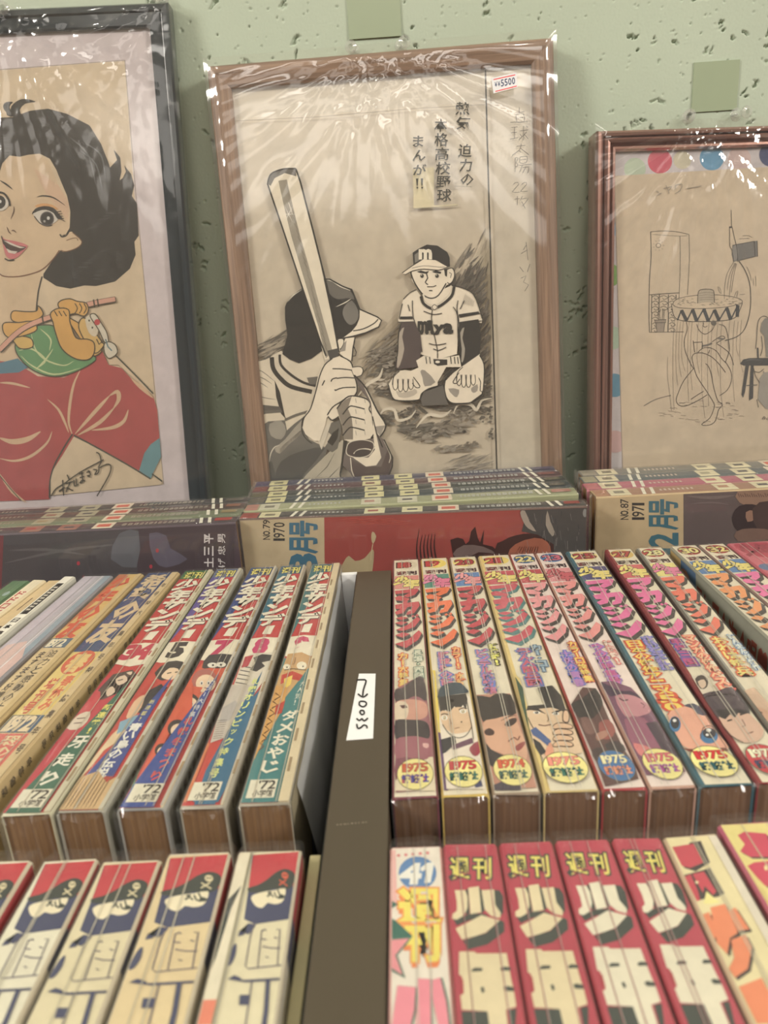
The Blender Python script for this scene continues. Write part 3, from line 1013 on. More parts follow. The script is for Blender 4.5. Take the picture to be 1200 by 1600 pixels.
def art_s(g):
    e = g.get('edge', .80)

    def art(cv):
        X = lambda u: u * e
        cv.rect(0, 0, e, .257, (190, 52, 50))
        cv.poly([(0, 0), (X(.72), 0), (X(.55), .03), (X(.28), .07), (0, .112)], g['left'])
        cv.rect(0, 0, e, .0150, g['top'])
        for k, ch in enumerate('週刊'):
            cv.char(ch, X(.12 + k * .42), .003, X(.36), .0105, (226, 208, 96), .03, out=(60, 62, 50), ooff=.05)
        y = .0165
        for ch, h, dx in zip('少年サンデー', (.0172, .0150, .0150, .0142, .0146, .0116), (.08, .10, .12, .10, .10, .34)):
            if ch == 'ー':
                cv.poly([(X(.40), y + .001), (X(.72), y), (X(.66), y + h), (X(.34), y + h * .95)], (222, 210, 182))
            else:
                cv.char(ch, X(dx), y, X(.80), h, (222, 210, 182), .055, skew=-4, shadow=(.03, .0010, (92, 46, 50)))
            y += h * 1.04
        cv.poly([(0, .112), (X(.5), .1105), (e, .112), (e, .136), (X(.55), .1385), (0, .135)], (222, 208, 178))
        htext(cv, g['num'], X(.5) - X(.23) * len(g['num']), .1135, X(.42), .0160, g['nc'], .02, off=.07)
        cv.tf = None
        g['pic'](cv)
        cv.tf = None
        if g.get('foot', True):
            cv.rect(X(.10), .2428, X(.86), .2545, (214, 204, 176))
            htext(cv, "'72", X(.36), .2436, X(.19), .0054, (40, 34, 32), .06, off=.02)
            for k, ch in enumerate('小学館'):
                cv.char(ch, X(.26 + k * .18), .2496, X(.17), .0042, (60, 52, 46), .02)
        else:
            cv.poly([(0, .236), (X(.4), .232), (X(.8), .24), (e, .236), (e, .257), (0, .257)], (196, 158, 108))
            for q in range(9):
                cv.line([(X(.05 + q * .1), .236), (X(.04 + q * .1), .256)], X(.02), (150, 112, 70), new=False)
        cv.rect(e, 0, 1, .257, g.get('rim', (206, 186, 146)))
        for q in range(10):
            a = .03 + q * .022
            cv.rect(e + .04, a, e + .10, a + .010, (150, 124, 88))
    return art


def ps9(cv):
    e = .8
    cv.rect(0, .1375, e, .257, (58, 118, 116))
    cv.tf = tracer(B[9], 270, 870, 3.43)
    cv.poly([(610, 525), (690, 515), (750, 540), (735, 590), (700, 640), (650, 700), (590, 770), (520, 771), (560, 650)], (196, 150, 92), 0)
    cv.poly([(600, 560), (640, 530), (700, 530), (745, 550), (735, 600), (700, 610), (620, 600)], (196, 150, 96), 2)
    cv.ell(605, 595, 22, 16, (226, 212, 180), 12)
    cv.ell(692, 588, 30, 22, (226, 212, 180), 14)
    cv.ell(606, 597, 5, 4, BLK, 8)
    cv.ell(700, 592, 5, 4, BLK, 8)
    cv.line([(590, 612), (640, 605), (720, 612)], 4, BLK)
    cv.line([(655, 545), (650, 575), (640, 582)], 4, (120, 80, 50))
    cv.poly([(575, 640), (640, 618), (700, 640), (680, 670), (630, 660), (570, 690)], (190, 60, 46))
    cv.poly([(590, 660), (640, 640), (630, 690), (590, 720)], (226, 190, 80))
    cv.tf = tracer(B[9], 270, 1070, 3.43)
    cv.poly([(520, 10), (610, 20), (590, 130), (530, 230), (480, 310), (440, 380), (420, 420), (450, 260), (490, 120)], (206, 148, 74))
    for q in range(7):
        cv.line([(540 - q * 14, 50 + q * 45), (570 - q * 15, 70 + q * 45), (535 - q * 14, 90 + q * 45)], 6, (120, 60, 40), new=False)
    cv.poly([(545, 120), (600, 90), (580, 160), (540, 170)], (190, 60, 46))
    cv.tf = None
    vdiag(cv, '大人気!', .70, .62, .163, .181, .12, .0052, (214, 214, 190))
    vdiag(cv, 'ダメおやじ', .58, .42, .1905, .2300, .36, .0082, (222, 212, 184), off=.03)


def ps8(cv):
    e = .8
    cv.tf = tracer(B[8], 270, 870, 3.43)
    cv.poly([(370, 545), (430, 520), (545, 515), (520, 640), (420, 771), (290, 771), (330, 660)], (206, 192, 168))
    cv.poly([(430, 545), (480, 525), (545, 530), (530, 560), (480, 570), (500, 590), (450, 620), (410, 610), (440, 575)], (50, 44, 44))
    for q in range(8):
        cv.line([(360 - q * 8, 590 + q * 22), (420 - q * 6, 600 + q * 22)], 5, (70, 62, 60), new=False)
    cv.poly([(380, 540), (430, 530), (400, 590), (360, 600)], (180, 60, 66))
    cv.tf = tracer(B[8], 270, 1070, 3.43)
    cv.poly([(300, 5), (440, 5), (380, 100), (280, 290), (190, 320), (220, 200)], (190, 176, 158))
    cv.poly([(250, 130), (330, 90), (350, 110), (300, 200), (240, 210)], (170, 160, 150))
    for q in range(9):
        cv.line([(230 - q * 3, 200 + q * 12), (285 - q * 3, 195 + q * 12)], 3, (120, 104, 96), new=False)
    cv.poly([(190, 320), (270, 310), (150, 540), (110, 550)], (190, 62, 50))
    cv.poly([(160, 320), (190, 320), (60, 640), (40, 640)], (206, 110, 62))
    cv.poly([(500, 5), (400, 110), (290, 290), (160, 540), (100, 640), (250, 640), (330, 500), (430, 240)], (46, 98, 128))
    cv.tf = None
    cv.poly([(.8, .150), (.8, .257), (.3, .257), (.25, .235), (.55, .185)], (46, 98, 128))
    vdiag(cv, '札幌オリンピック特集号', .70, .50, .158, .2340, .22, .0058, (214, 216, 120), off=.02)


def face(cv, cx, cy, r, hair=(50, 44, 42), skin=(222, 188, 150)):
    cv.ell(cx, cy, r * 1.12, r * .95, hair, 16)
    cv.ell(cx + r * .1, cy + r * .22, r * .86, r * .72, skin, 16)
    for d in (-.25, .35):
        cv.ell(cx + d * r, cy + r * .18, r * .13, r * .17, (236, 228, 210), 8)
        cv.ell(cx + d * r, cy + r * .2, r * .07, r * .11, BLK, 8)
    cv.line([(cx - r * .05, cy + r * .58), (cx + r * .3, cy + r * .56)], r * .09, (150, 60, 50))


def ps7(cv):
    cv.tf = tracer(B[7], 270, 870, 3.43)
    cv.poly([(180, 540), (300, 528), (340, 560), (230, 700), (120, 771), (0, 771), (90, 640)], (206, 82, 54))
    cv.poly([(150, 600), (190, 530), (330, 528), (330, 560), (280, 600), (200, 600)], (52, 46, 46), 2)
    cv.ell(212, 585, 30, 14, (222, 212, 190), 12)
    cv.ell(262, 582, 30, 14, (222, 212, 190), 12)
    cv.ell(215, 585, 7, 6, BLK, 8)
    cv.ell(262, 583, 7, 6, BLK, 8)
    face(cv, 170, 670, 68, hair=(168, 92, 80))
    cv.tf = tracer(B[7], 270, 1070, 3.43)
    cv.poly([(0, 40), (70, 10), (160, 20), (80, 160), (0, 250)], (206, 82, 54))
    face(cv, 85, 100, 50)
    face(cv, 25, 225, 42)
    cv.tf = tracer(B[7], 0, 1070, 4)
    cv.poly([(1120, 60), (1200, 0), (1200, 240), (1060, 300), (880, 640), (780, 760), (760, 760), (830, 640), (960, 380)], (206, 82, 54))
    face(cv, 1105, 285, 60)
    face(cv, 1010, 425, 48)
    cv.poly([(835, 560), (850, 540), (790, 740), (770, 740)], (70, 120, 84))
    cv.tf = None
    cv.poly([(.8, .150), (.8, .2575), (.02, .2575), (.06, .243), (.34, .205)], (52, 72, 138))
    vdiag(cv, 'カラー大特集', .72, .62, .158, .1880, .16, .0046, (222, 216, 200))
    vdiag(cv, '札幌冬まつり', .62, .50, .193, .2345, .24, .0062, (206, 76, 66), off=.02)


def ps5(cv):
    cv.rect(0, .136, .8, .257, (188, 62, 52))
    cv.tf = tracer(B[5], 0, 870, 4)
    cv.poly([(960, 730), (1050, 660), (1150, 660), (1140, 700), (1120, 745), (1010, 780)], (50, 44, 42), 2)
    cv.poly([(1010, 745), (1060, 700), (1120, 705), (1125, 740), (1080, 775), (1020, 765)], (222, 188, 150), 2)
    cv.line([(1045, 735), (1075, 728)], 6, BLK)
    cv.line([(1100, 728), (1118, 724)], 6, BLK)
    cv.poly([(1000, 790), (1070, 775), (1060, 830), (1000, 860)], (200, 70, 56))
    cv.poly([(960, 840), (1010, 820), (1060, 820), (980, 899), (900, 899)], (46, 42, 44))
    cv.tf = tracer(B[5], 0, 1070, 4)
    cv.poly([(930, 40), (1010, 0), (1040, 30), (900, 190), (850, 180)], (46, 42, 44))
    cv.poly([(830, 110), (900, 70), (880, 150), (820, 220), (780, 210)], (214, 170, 130), 2)
    cv.poly([(780, 240), (860, 200), (830, 300), (640, 420), (560, 520), (470, 620), (440, 640), (540, 470), (690, 320)], (214, 184, 140))
    cv.poly([(740, 240), (860, 195), (840, 260), (720, 320)], (120, 156, 172))
    cv.tf = None
    cv.poly([(.8, .150), (.8, .236), (.10, .2345), (.30, .215), (.55, .18)], (56, 70, 132))
    vdiag(cv, '新連載!', .64, .60, .1745, .1900, .14, .0040, (222, 206, 110))
    vdiag(cv, '青い鳥の伝説', .60, .46, .1955, .2300, .30, .0066, (222, 216, 200), off=.03)


def ps34(cv):
    cv.rect(0, .150, .8, .257, (186, 50, 62))
    cv.tf = tracer(B[34], 0, 870, 4)
    cv.poly([(700, 740), (830, 710), (860, 740), (760, 850), (640, 899), (560, 899), (620, 820)], (74, 56, 52))
    for q in range(6):
        cv.line([(690 + q * 25, 780 - q * 5), (640 + q * 25, 880 - q * 5)], 9, (200, 180, 160), new=False)
    for p in ([(720, 770), (780, 745), (800, 780), (740, 810)], [(660, 840), (700, 815), (720, 850), (670, 880)], [(790, 730), (830, 722), (820, 745)]):
        cv.poly(p, (206, 178, 150), 2)
    cv.line([(735, 780), (770, 772)], 6, BLK)
    cv.tf = tracer(B[34], 0, 1070, 4)
    cv.poly([(480, 170), (560, 60), (620, 50), (610, 130), (560, 180), (500, 200)], (196, 60, 66), 2)
    cv.poly([(490, 190), (560, 175), (540, 240), (470, 290), (400, 280), (440, 230)], (206, 186, 160), 2)
    cv.line([(470, 220), (530, 215)], 6, (90, 60, 56))
    cv.line([(450, 250), (510, 245)], 6, (90, 60, 56))
    cv.tf = None
    cv.poly([(.8, .150), (.8, .2575), (.06, .2575), (.10, .245), (.45, .195), (.68, .165)], (52, 98, 76))
    vdiag(cv, '新連載!', .66, .62, .1770, .1975, .20, .0052, (222, 208, 96), off=.02)
    vdiag(cv, '牙走り', .56, .48, .2045, .2310, .36, .0090, (222, 214, 190), off=.03)


cfgB = {9: dict(top=(60, 104, 110), left=(58, 108, 108), num='9', nc=(200, 66, 96), pic=ps9, edge=.78),
        8: dict(top=(50, 88, 116), left=(46, 100, 118), num='8', nc=(200, 58, 100), pic=ps8, edge=.93, rim=(190, 176, 150)),
        7: dict(top=(54, 78, 120), left=(50, 66, 120), num='7', nc=(190, 44, 84), pic=ps7, edge=.93, rim=(180, 168, 148)),
        5: dict(top=(96, 104, 130), left=(92, 78, 140), num='5', nc=(50, 44, 42), pic=ps5, edge=.90, foot=False, rim=(188, 178, 154)),
        34: dict(top=(70, 110, 60), left=(188, 56, 50), num='34', nc=(190, 52, 70), pic=ps34, edge=.86, rim=(196, 184, 152))}
labB = {9: 'comic magazine numbered 9 with worn cream edge, beside the divider bar',
        8: 'comic magazine numbered 8 with teal wedge and yellow lettering, left rear row',
        7: 'comic magazine numbered 7 with cartoon faces and a blue wedge',
        5: 'comic magazine numbered 5 with a drawn boy and torn spine foot',
        34: 'comic magazine numbered 3-4 with red spine and dark green wedge'}


def side9(m, root):
    x0 = m.w / 2
    cv = Canvas(lambda a, b: Vector((x0, m.L / 2 - a, m.H - b)), (1, 0, 0), base=.0002)
    cv.rect(.001, .0, .2565, .18, (150, 150, 152))
    cv.poly([(.001, 0), (.14, 0), (.2565, 0), (.2565, .18), (.235, .09), (.215, .03), (.19, .008), (.12, .003), (.001, .003)], (178, 160, 124))
    cv.line([(.19, .008), (.215, .03), (.235, .09), (.25, .17)], .0012, (60, 54, 46))
    cv.ell(.249, .052, .0035, .012, (92, 84, 70), 14)
    cv.ell(.249, .052, .0025, .010, (168, 152, 120), 14)
    cv.build('printed_cover', root)
    # the slack bag bellies out beside the cover
    vs, fs = [], []
    for i in range(41):
        f = i / 40
        y = m.L / 2 - .012 - f * .232
        out = .0088 * math.sin(math.pi * min(1, f * .62 + .05)) ** .8
        for j in range(9):
            t = j / 8
            nn = noise.noise(Vector((y * 45, t * 2.5, 3))) * .0007
            vs.append((m.w / 2 + .0006 + out * t ** .8 + nn, y + .004 * t, m.H - .0012 - t * (.045 if f < .8 else .045 + (f - .8) * .1)))
    for i in range(40):
        for j in range(8):
            a = i * 9 + j
            fs.append((a, a + 1, a + 10, a + 9))
    tag(mesh_obj('loose_wrap', vs, fs, M_CLOUDY, root, True), 'cloudy slack side of the plastic bag')


def side_txt(m, root):
    x0 = m.w / 2
    cv = Canvas(lambda a, b: Vector((x0, m.L / 2 - a, m.H - b)), (1, 0, 0), base=.0002)
    for i in range(26):
        a = .07 + i * .007
        if i % 7 == 5: continue
        cv.char('特価誌発号集年'[i % 7], a, .004, .0042, .0042, (92, 80, 68), .01, ang=0)
    cv.build('printed_cover', root)


sb = {9: (160, 150, 130), 8: (168, 158, 140), 7: (160, 156, 148), 5: (166, 160, 144), 34: (196, 188, 158)}
for k in (9, 8, 7, 5, 34):
    B[k].build(labB[k], art_s(cfgB[k]), G2, cover=(206, 186, 146), side=sb[k], side_art=side9 if k == 9 else side_txt, pages=M_PAGES)

# small-format annuals and thin books further left
G3 = 'books at the left end of the left rear row'
b72 = Mag(-.1915, -.2100, .0240)


def art_tomo(cv):
    e = .80
    cv.rect(0, 0, e, .125, (66, 76, 110))
    for ch, a, h, u in zip('希望の友', (.004, .026, .050, .078), (.020, .022, .024, .028), (.12, .10, .14, .10)):
        cv.char(ch, u * e, a, .78 * e, h, (206, 176, 134), .05)
    cv.rect(0, .118, e, .188, (216, 186, 104))
    cv.ell(.40, .130, .36, .0135, (206, 92, 62))
    cv.char('春', .18, .120, .42, .021, (216, 180, 110), .04)
    vtext(cv, '春休み', .56, .145, .24, .0105, (206, 96, 62), off=.03)
    vtext(cv, '増刊号', .22, .148, .24, .0105, (196, 80, 58), off=.03)
    cv.rect(.02, .1835, e - .02, .1985, (72, 96, 122))
    htext(cv, '1972', .09, .1850, .18, .0120, (214, 190, 150), -.08, off=.05, out=(60, 60, 70), ooff=.03)
    cv.rect(0, .1995, e, .257, (206, 96, 84))
    vtext(cv, '恐のマラソン', .52, .2015, .40, .0078, (214, 190, 140), off=.02)
    cv.rect(e, 0, 1, .257, (200, 172, 124))
    for q in range(16):
        a = .02 + q * .0145
        if q % 5 == 4: continue
        cv.char('年号特大誌集'[q % 6], e + .03, a, .13, .007, (90, 74, 56), .02)


b72.build('thick navy and yellow annual marked 1972 with an orange disc', art_tomo, G3, cover=(206, 178, 126), side=(196, 168, 122), pages=M_PAGES, side_art=side_txt)
b1 = Mag(-.2133, -.2325, .0192)


def art_b1(cv):
    e = .82
    cv.rect(0, 0, e, .100, (206, 168, 98))
    cv.poly([(0, 0), (.4, 0), (.2, .05), (0, .09)], (190, 110, 70))
    for ch, a in zip('少年の友', (.004, .028, .052, .076)):
        cv.char(ch, .1, a, .62, .022, (206, 84, 54), .06)
    cv.rect(.02, .0990, e - .02, .1110, (76, 98, 116))
    htext(cv, '1972', .08, .1005, .17, .009, (222, 206, 170), -.05, off=.04)
    cv.rect(0, .1115, e, .257, (206, 178, 128))
    vtext(cv, '迫力と感動の大ロマン', .60, .114, .26, .0084, (52, 42, 34), off=.015)
    vtext(cv, 'ますます好調!新連載', .24, .116, .20, .0078, (60, 48, 38), off=.015)
    cv.rect(e, 0, 1, .257, (196, 166, 112))


b1.build('tan annual marked 1972 with orange top, left of the navy one', art_b1, G3, cover=(206, 176, 124), side=(190, 164, 116), pages=M_PAGES)
bw = Mag(-.2390, -.2600, .0222)


def art_bw(cv):
    cv.rect(0, 0, 1, .257, (176, 168, 172))
    cv.poly([(0, 0), (.5, 0), (.25, .257), (0, .257)], (190, 178, 184))
    cv.poly([(.78, 0), (1, 0), (1, .12), (.8, .12)], (140, 152, 160))
    cv.poly([(.1, .105), (.6, .10), (1, .12), (1, .257), (0, .257), (0, .13)], (206, 170, 160))
    cv.line([(.34, 0), (.33, .257)], .02, (150, 142, 150))
    cv.line([(.70, 0), (.69, .257)], .03, (214, 208, 206))


bw.build('volume wrapped in cloudy grey-lilac plastic, left rear row', art_bw, G3, cover=(186, 178, 180), side=(150, 146, 150), pages=M_PAGES)
bt = Mag(-.2535, -.2755, .0085, top=H_SP + .0005)


def art_bt(cv):
    cv.rect(.12, .012, .88, .062, (48, 44, 42))
    for q in range(9):
        cv.rect(.3, .018 + q * .0045, .7, .0205 + q * .0045, (190, 180, 160))
    for q in range(17):
        cv.char('日本集号月刊特'[q % 7], .2, .068 + q * .009, .6, .006, (60, 54, 50), .02)


bt.build('thin white book with a black panel at its top', art_bt, G3, cover=(222, 212, 190), side=(206, 198, 178), wrap=False, pages=M_PAGES, name='book', cat='book')
bc = Mag(-.2655, -.2890, .0105, top=H_SP - .002)
bc.build('plain tan paperback in the left rear row', lambda cv: (cv.line([(.5, .03), (.5, .05)], .1, (110, 84, 60)), cv.char('ヨ', .1, .075, .8, .03, (56, 44, 40), .05), cv.char('ロ', .1, .11, .8, .02, (56, 44, 40), .05)), G3, cover=(202, 172, 124), wrap=False, name='book', cat='book')
bd = Mag(-.2770, -.3010, .0102, top=H_SP - .001)


def art_bd(cv):
    for q, ch in enumerate('ドドロボンーツ'):
        cv.char(ch, .2, .02 + q * .010, .6, .008, (176, 62, 62), .03)


bd.build('cream book with small red lettering near the left end', art_bd, G3, cover=(218, 200, 164), wrap=False, name='book', cat='book')
be = Mag(-.2925, -.3170, .0140, top=H_SP - .001)


def art_be(cv):
    cv.rect(0, 0, 1, .257, (92, 124, 84))
    cv.ell(.7, .022, .16, .004, (150, 170, 160))


be.build('leftmost book, green and wrapped in film', art_be, G3, cover=(92, 124, 84), side=(80, 108, 74), name='book', cat='book')

# white card stuck upright beside the bar, at the far end
tag(box_obj('white_card', (-.0490, -.0383, .4965, .5005, TOP, H_SP - .0015), M_WHITE, bevel=.0003), 'small white card at the far end of the divider bar', 'card')
tag(box_obj('cream_booklet', (-.0448, -.0405, .155, .2395, TOP, H_SP - .010), simple('cream_booklet', (196, 182, 138), .7), bevel=.0006), 'thin cream booklet squeezed beside the divider bar, front left row', 'booklet')

# ---- right front row
C = {}
for k, v in {1: (-.0133, -.0136, .0192), 2: (.0062, .0050, .0200), 3: (.0268, .0262, .0196), 4: (.0473, .0478, .0197), 5: (.0680, .0690, .0178), 6: (.0866, .0886, .0200), 7: (.1085, .1120, .0240)}.items():
    C[k] = Mag(v[0], v[1], v[2], fy=.2305 if k != 7 else .2360)
G4 = 'weekly magazines standing spine up in the right front row'


def art_c(kind):
    def art(cv):
        tc = tracer(C[2], 590, 1290, 4)
        cv.rect(0, 0, 1, .257, (184, 60, 76) if kind != 1 else (178, 54, 70))
        cv.tf = tc
        K = (58, 62, 56)
        CR = (214, 194, 150) if kind == 1 else (218, 206, 176)
        for ch, x0 in zip('週刊', (442, 600)):
            cv.char(ch, x0, 198, 125 if ch == '週' else 118, 130, (222, 204, 92), .02, out=K, ooff=.07, shadow=(10, 10, K))
        for p in ([(450, 570), (545, 560), (570, 545), (655, 545), (700, 560), (650, 575), (560, 590), (480, 622)],
                  [(520, 715), (600, 690), (680, 668), (780, 585), (806, 600), (806, 660), (690, 740), (560, 772)],
                  [(735, 395), (778, 402), (800, 440), (800, 540), (785, 560), (745, 500)],
                  [(535, 405), (560, 390), (570, 540), (545, 560)], [(632, 380), (655, 400), (672, 530), (648, 545)]):
            cv.poly(p, K, new=False)
        cv.lay()
        for p in ([(468, 400), (540, 400), (556, 440), (555, 510), (530, 560), (480, 585), (450, 580), (452, 550), (482, 530), (482, 470)],
                  [(562, 385), (635, 375), (650, 538), (575, 550)],
                  [(652, 400), (738, 395), (745, 490), (784, 545), (776, 575), (715, 560), (672, 520)],
                  [(472, 640), (560, 600), (650, 556), (700, 570), (776, 588), (680, 665), (600, 690), (515, 710)]):
            cv.poly(p, CR, new=False)
        cv.poly([(505, 1160), (700, 1160), (720, 1290), (840, 1290), (830, 1150), (885, 1140), (870, 1300), (520, 1300)], K)
        cv.poly([(495, 785), (600, 785), (612, 797), (820, 795), (838, 900), (852, 970), (862, 1010), (872, 1060), (882, 1130), (812, 1150), (830, 1300), (705, 1300), (684, 1160), (510, 1150), (500, 1062), (522, 1050), (512, 940), (492, 930)], CR)
        for p in ([(578, 900), (600, 886), (655, 888), (650, 908), (580, 912)], [(775, 890), (800, 878), (846, 884), (846, 904), (780, 906)],
                  [(638, 1010), (660, 1006), (668, 1036), (648, 1048)], [(795, 1010), (820, 1000), (868, 1010), (868, 1034), (810, 1034)]):
            cv.poly(p, K)
        cv.poly([(494, 955), (520, 960), (524, 1045), (502, 1045)], (170, 50, 60))
        cv.tf = None
        if kind == 1:
            pass
        for ch, a in zip('サンデー', (.10, .135, .17, .205)):
            cv.char(ch, .12, a, .76, .03, CR, .06, out=K, ooff=.03)
    return art


def art_c1(cv):
    cv.rect(0, 0, 1, .257, (222, 208, 188))
    cv.tf = tracer(C[1], 590, 1290, 4)
    cv.poly([(70, 150), (100, 145), (110, 500), (75, 480)], (226, 168, 158))
    for q in range(5):
        cv.ell(120 + q * 50, 182 - q * 4, 12, 9, (214, 110, 112), 10)
    cv.ell(250, 293, 130, 104, (84, 124, 172), 26)
    cv.char('4', 140, 238, 125, 118, (230, 220, 204), .055, skew=-.15)
    cv.poly([(268, 262), (318, 228), (366, 224), (340, 352), (296, 356), (312, 270), (276, 284)], (230, 220, 204))
    for ch, x0, y0, w, h in (('週', 130, 400, 265, 215), ('刊', 165, 625, 225, 215)):
        cv.char(ch, x0, y0, w, h, (228, 206, 84), .05, out=(230, 140, 66), ooff=.045, shadow=(0, 35, (228, 120, 60)))
    cv.poly([(72, 470), (115, 490), (72, 515)], (52, 104, 88))
    cv.poly([(70, 580), (95, 590), (215, 690), (160, 760), (60, 700)], (46, 100, 84))
    cv.poly([(65, 705), (210, 695), (110, 810), (165, 955), (60, 910)], (90, 116, 100))
    cv.poly([(65, 715), (190, 705), (95, 810), (145, 935), (60, 890)], (226, 134, 138))
    for p in ([(110, 1000), (235, 1010), (225, 1150), (190, 1290), (40, 1290), (90, 1120)], [(250, 955), (335, 960), (340, 1290), (235, 1290)], [(350, 965), (405, 950), (445, 1100), (470, 1290), (400, 1290), (350, 1080)]):
        cv.poly([(x + 14, y) for x, y in p], (60, 104, 88))
        cv.poly(p, (228, 128, 140))
    cv.tf = None


def art_c6(cv):
    cv.rect(0, 0, 1, .257, (222, 204, 150))
    cv.tf = tracer(C[6], 860, 1270, 3.53)
    K = (64, 52, 50)
    cv.poly([(760, 160), (830, 150), (880, 270), (790, 320), (720, 300)], K)
    cv.poly([(655, 185), (790, 165), (840, 270), (760, 300), (710, 290)], (198, 62, 76), 0)
    cv.poly([(720, 340), (880, 300), (960, 440), (920, 460), (790, 480)], K)
    cv.poly([(710, 350), (760, 335), (800, 430), (810, 480), (790, 485)], (198, 62, 76))
    cv.poly([(770, 335), (840, 320), (910, 430), (890, 450), (840, 400), (830, 440)], (198, 62, 76))
    cv.ell(795, 380, 10, 8, (226, 210, 160), 8)
    cv.poly([(850, 430), (900, 470), (930, 490), (880, 500), (830, 500)], (226, 212, 130))
    for p in ([(815, 560), (860, 545), (900, 640), (880, 700), (840, 650)], [(870, 520), (960, 500), (1030, 660), (980, 690), (960, 780), (900, 720)], [(975, 540), (1020, 520), (1100, 640), (1030, 650)], [(985, 700), (1075, 670), (1110, 740), (1080, 860), (1000, 910), (950, 860), (1000, 800)]):
        cv.poly([(x + 16, y + 14) for x, y in p], K)
        cv.poly(p, (230, 128, 84))
    cv.poly([(1020, 960), (1160, 910), (1290, 1160), (1120, 1165)], (230, 128, 84))
    cv.tf = None
    cv.rect(.84, 0, 1, .257, (214, 200, 176))


def art_c7(cv):
    cv.rect(0, 0, 1, .257, (222, 202, 120))
    cv.tf = tracer(C[7], 860, 1270, 3.53)
    K = (56, 48, 56)
    for p in ([(1020, 120), (1060, 100), (1190, 110), (1230, 240), (1090, 240), (1030, 210), (1060, 170)], [(1070, 290), (1110, 270), (1220, 260), (1260, 420), (1170, 400), (1120, 350)]):
        cv.poly([(x + 14, y + 10) for x, y in p], K)
        cv.poly(p, (206, 60, 84))
    cv.ell(1180, 300, 12, 16, (226, 206, 140), 8)
    cv.poly([(1180, 480), (1260, 440), (1260, 600), (1190, 560)], (230, 128, 84))
    cv.poly([(1100, 380), (1170, 430), (1180, 500), (1120, 430)], (214, 190, 110))
    cv.tf = None


labC = {1: 'comic magazine with blue disc reading 41 and yellow lettering, front right row',
        2: 'red comic magazine with cream block lettering, right next to the one marked 41',
        3: 'red comic magazine with cream strip down its right side, third in front right row',
        4: 'red comic magazine with whiter block lettering, fourth in the front right row',
        5: 'narrow red comic magazine with big cream lettering just left of the orange-lettered one',
        6: 'comic magazine with orange block lettering on cream, front right row',
        7: 'comic magazine with red characters on yellow at the right edge, front row'}
C[1].build(labC[1], art_c1, G4, cover=(222, 206, 186), side=(206, 150, 140))
for k in (2, 3, 4, 5):
    C[k].build(labC[k], art_c(1 if k < 4 else 2), G4, cover=(184, 66, 78), side=(176, 70, 80))
C[6].build(labC[6], art_c6, G4, cover=(222, 204, 160), side=(206, 184, 150))
C[7].build(labC[7], art_c7, G4, cover=(222, 204, 130), side=(180, 90, 110))

# ---- left front row
D = {}
for k, v in {1: (-.0700, -.0672, .0238, .2310), 2: (-.0966, -.0935, .0240, .2310), 3: (-.1205, -.1195, .0222, .2288), 4: (-.1435, -.1425, .0210, .2306), 5: (-.1690, -.1675, .0210, .2311)}.items():
    D[k] = Mag(v[0], v[1], v[2], fy=v[3])
G5 = 'weekly magazines with the pirate-cap emblem in the left front row'


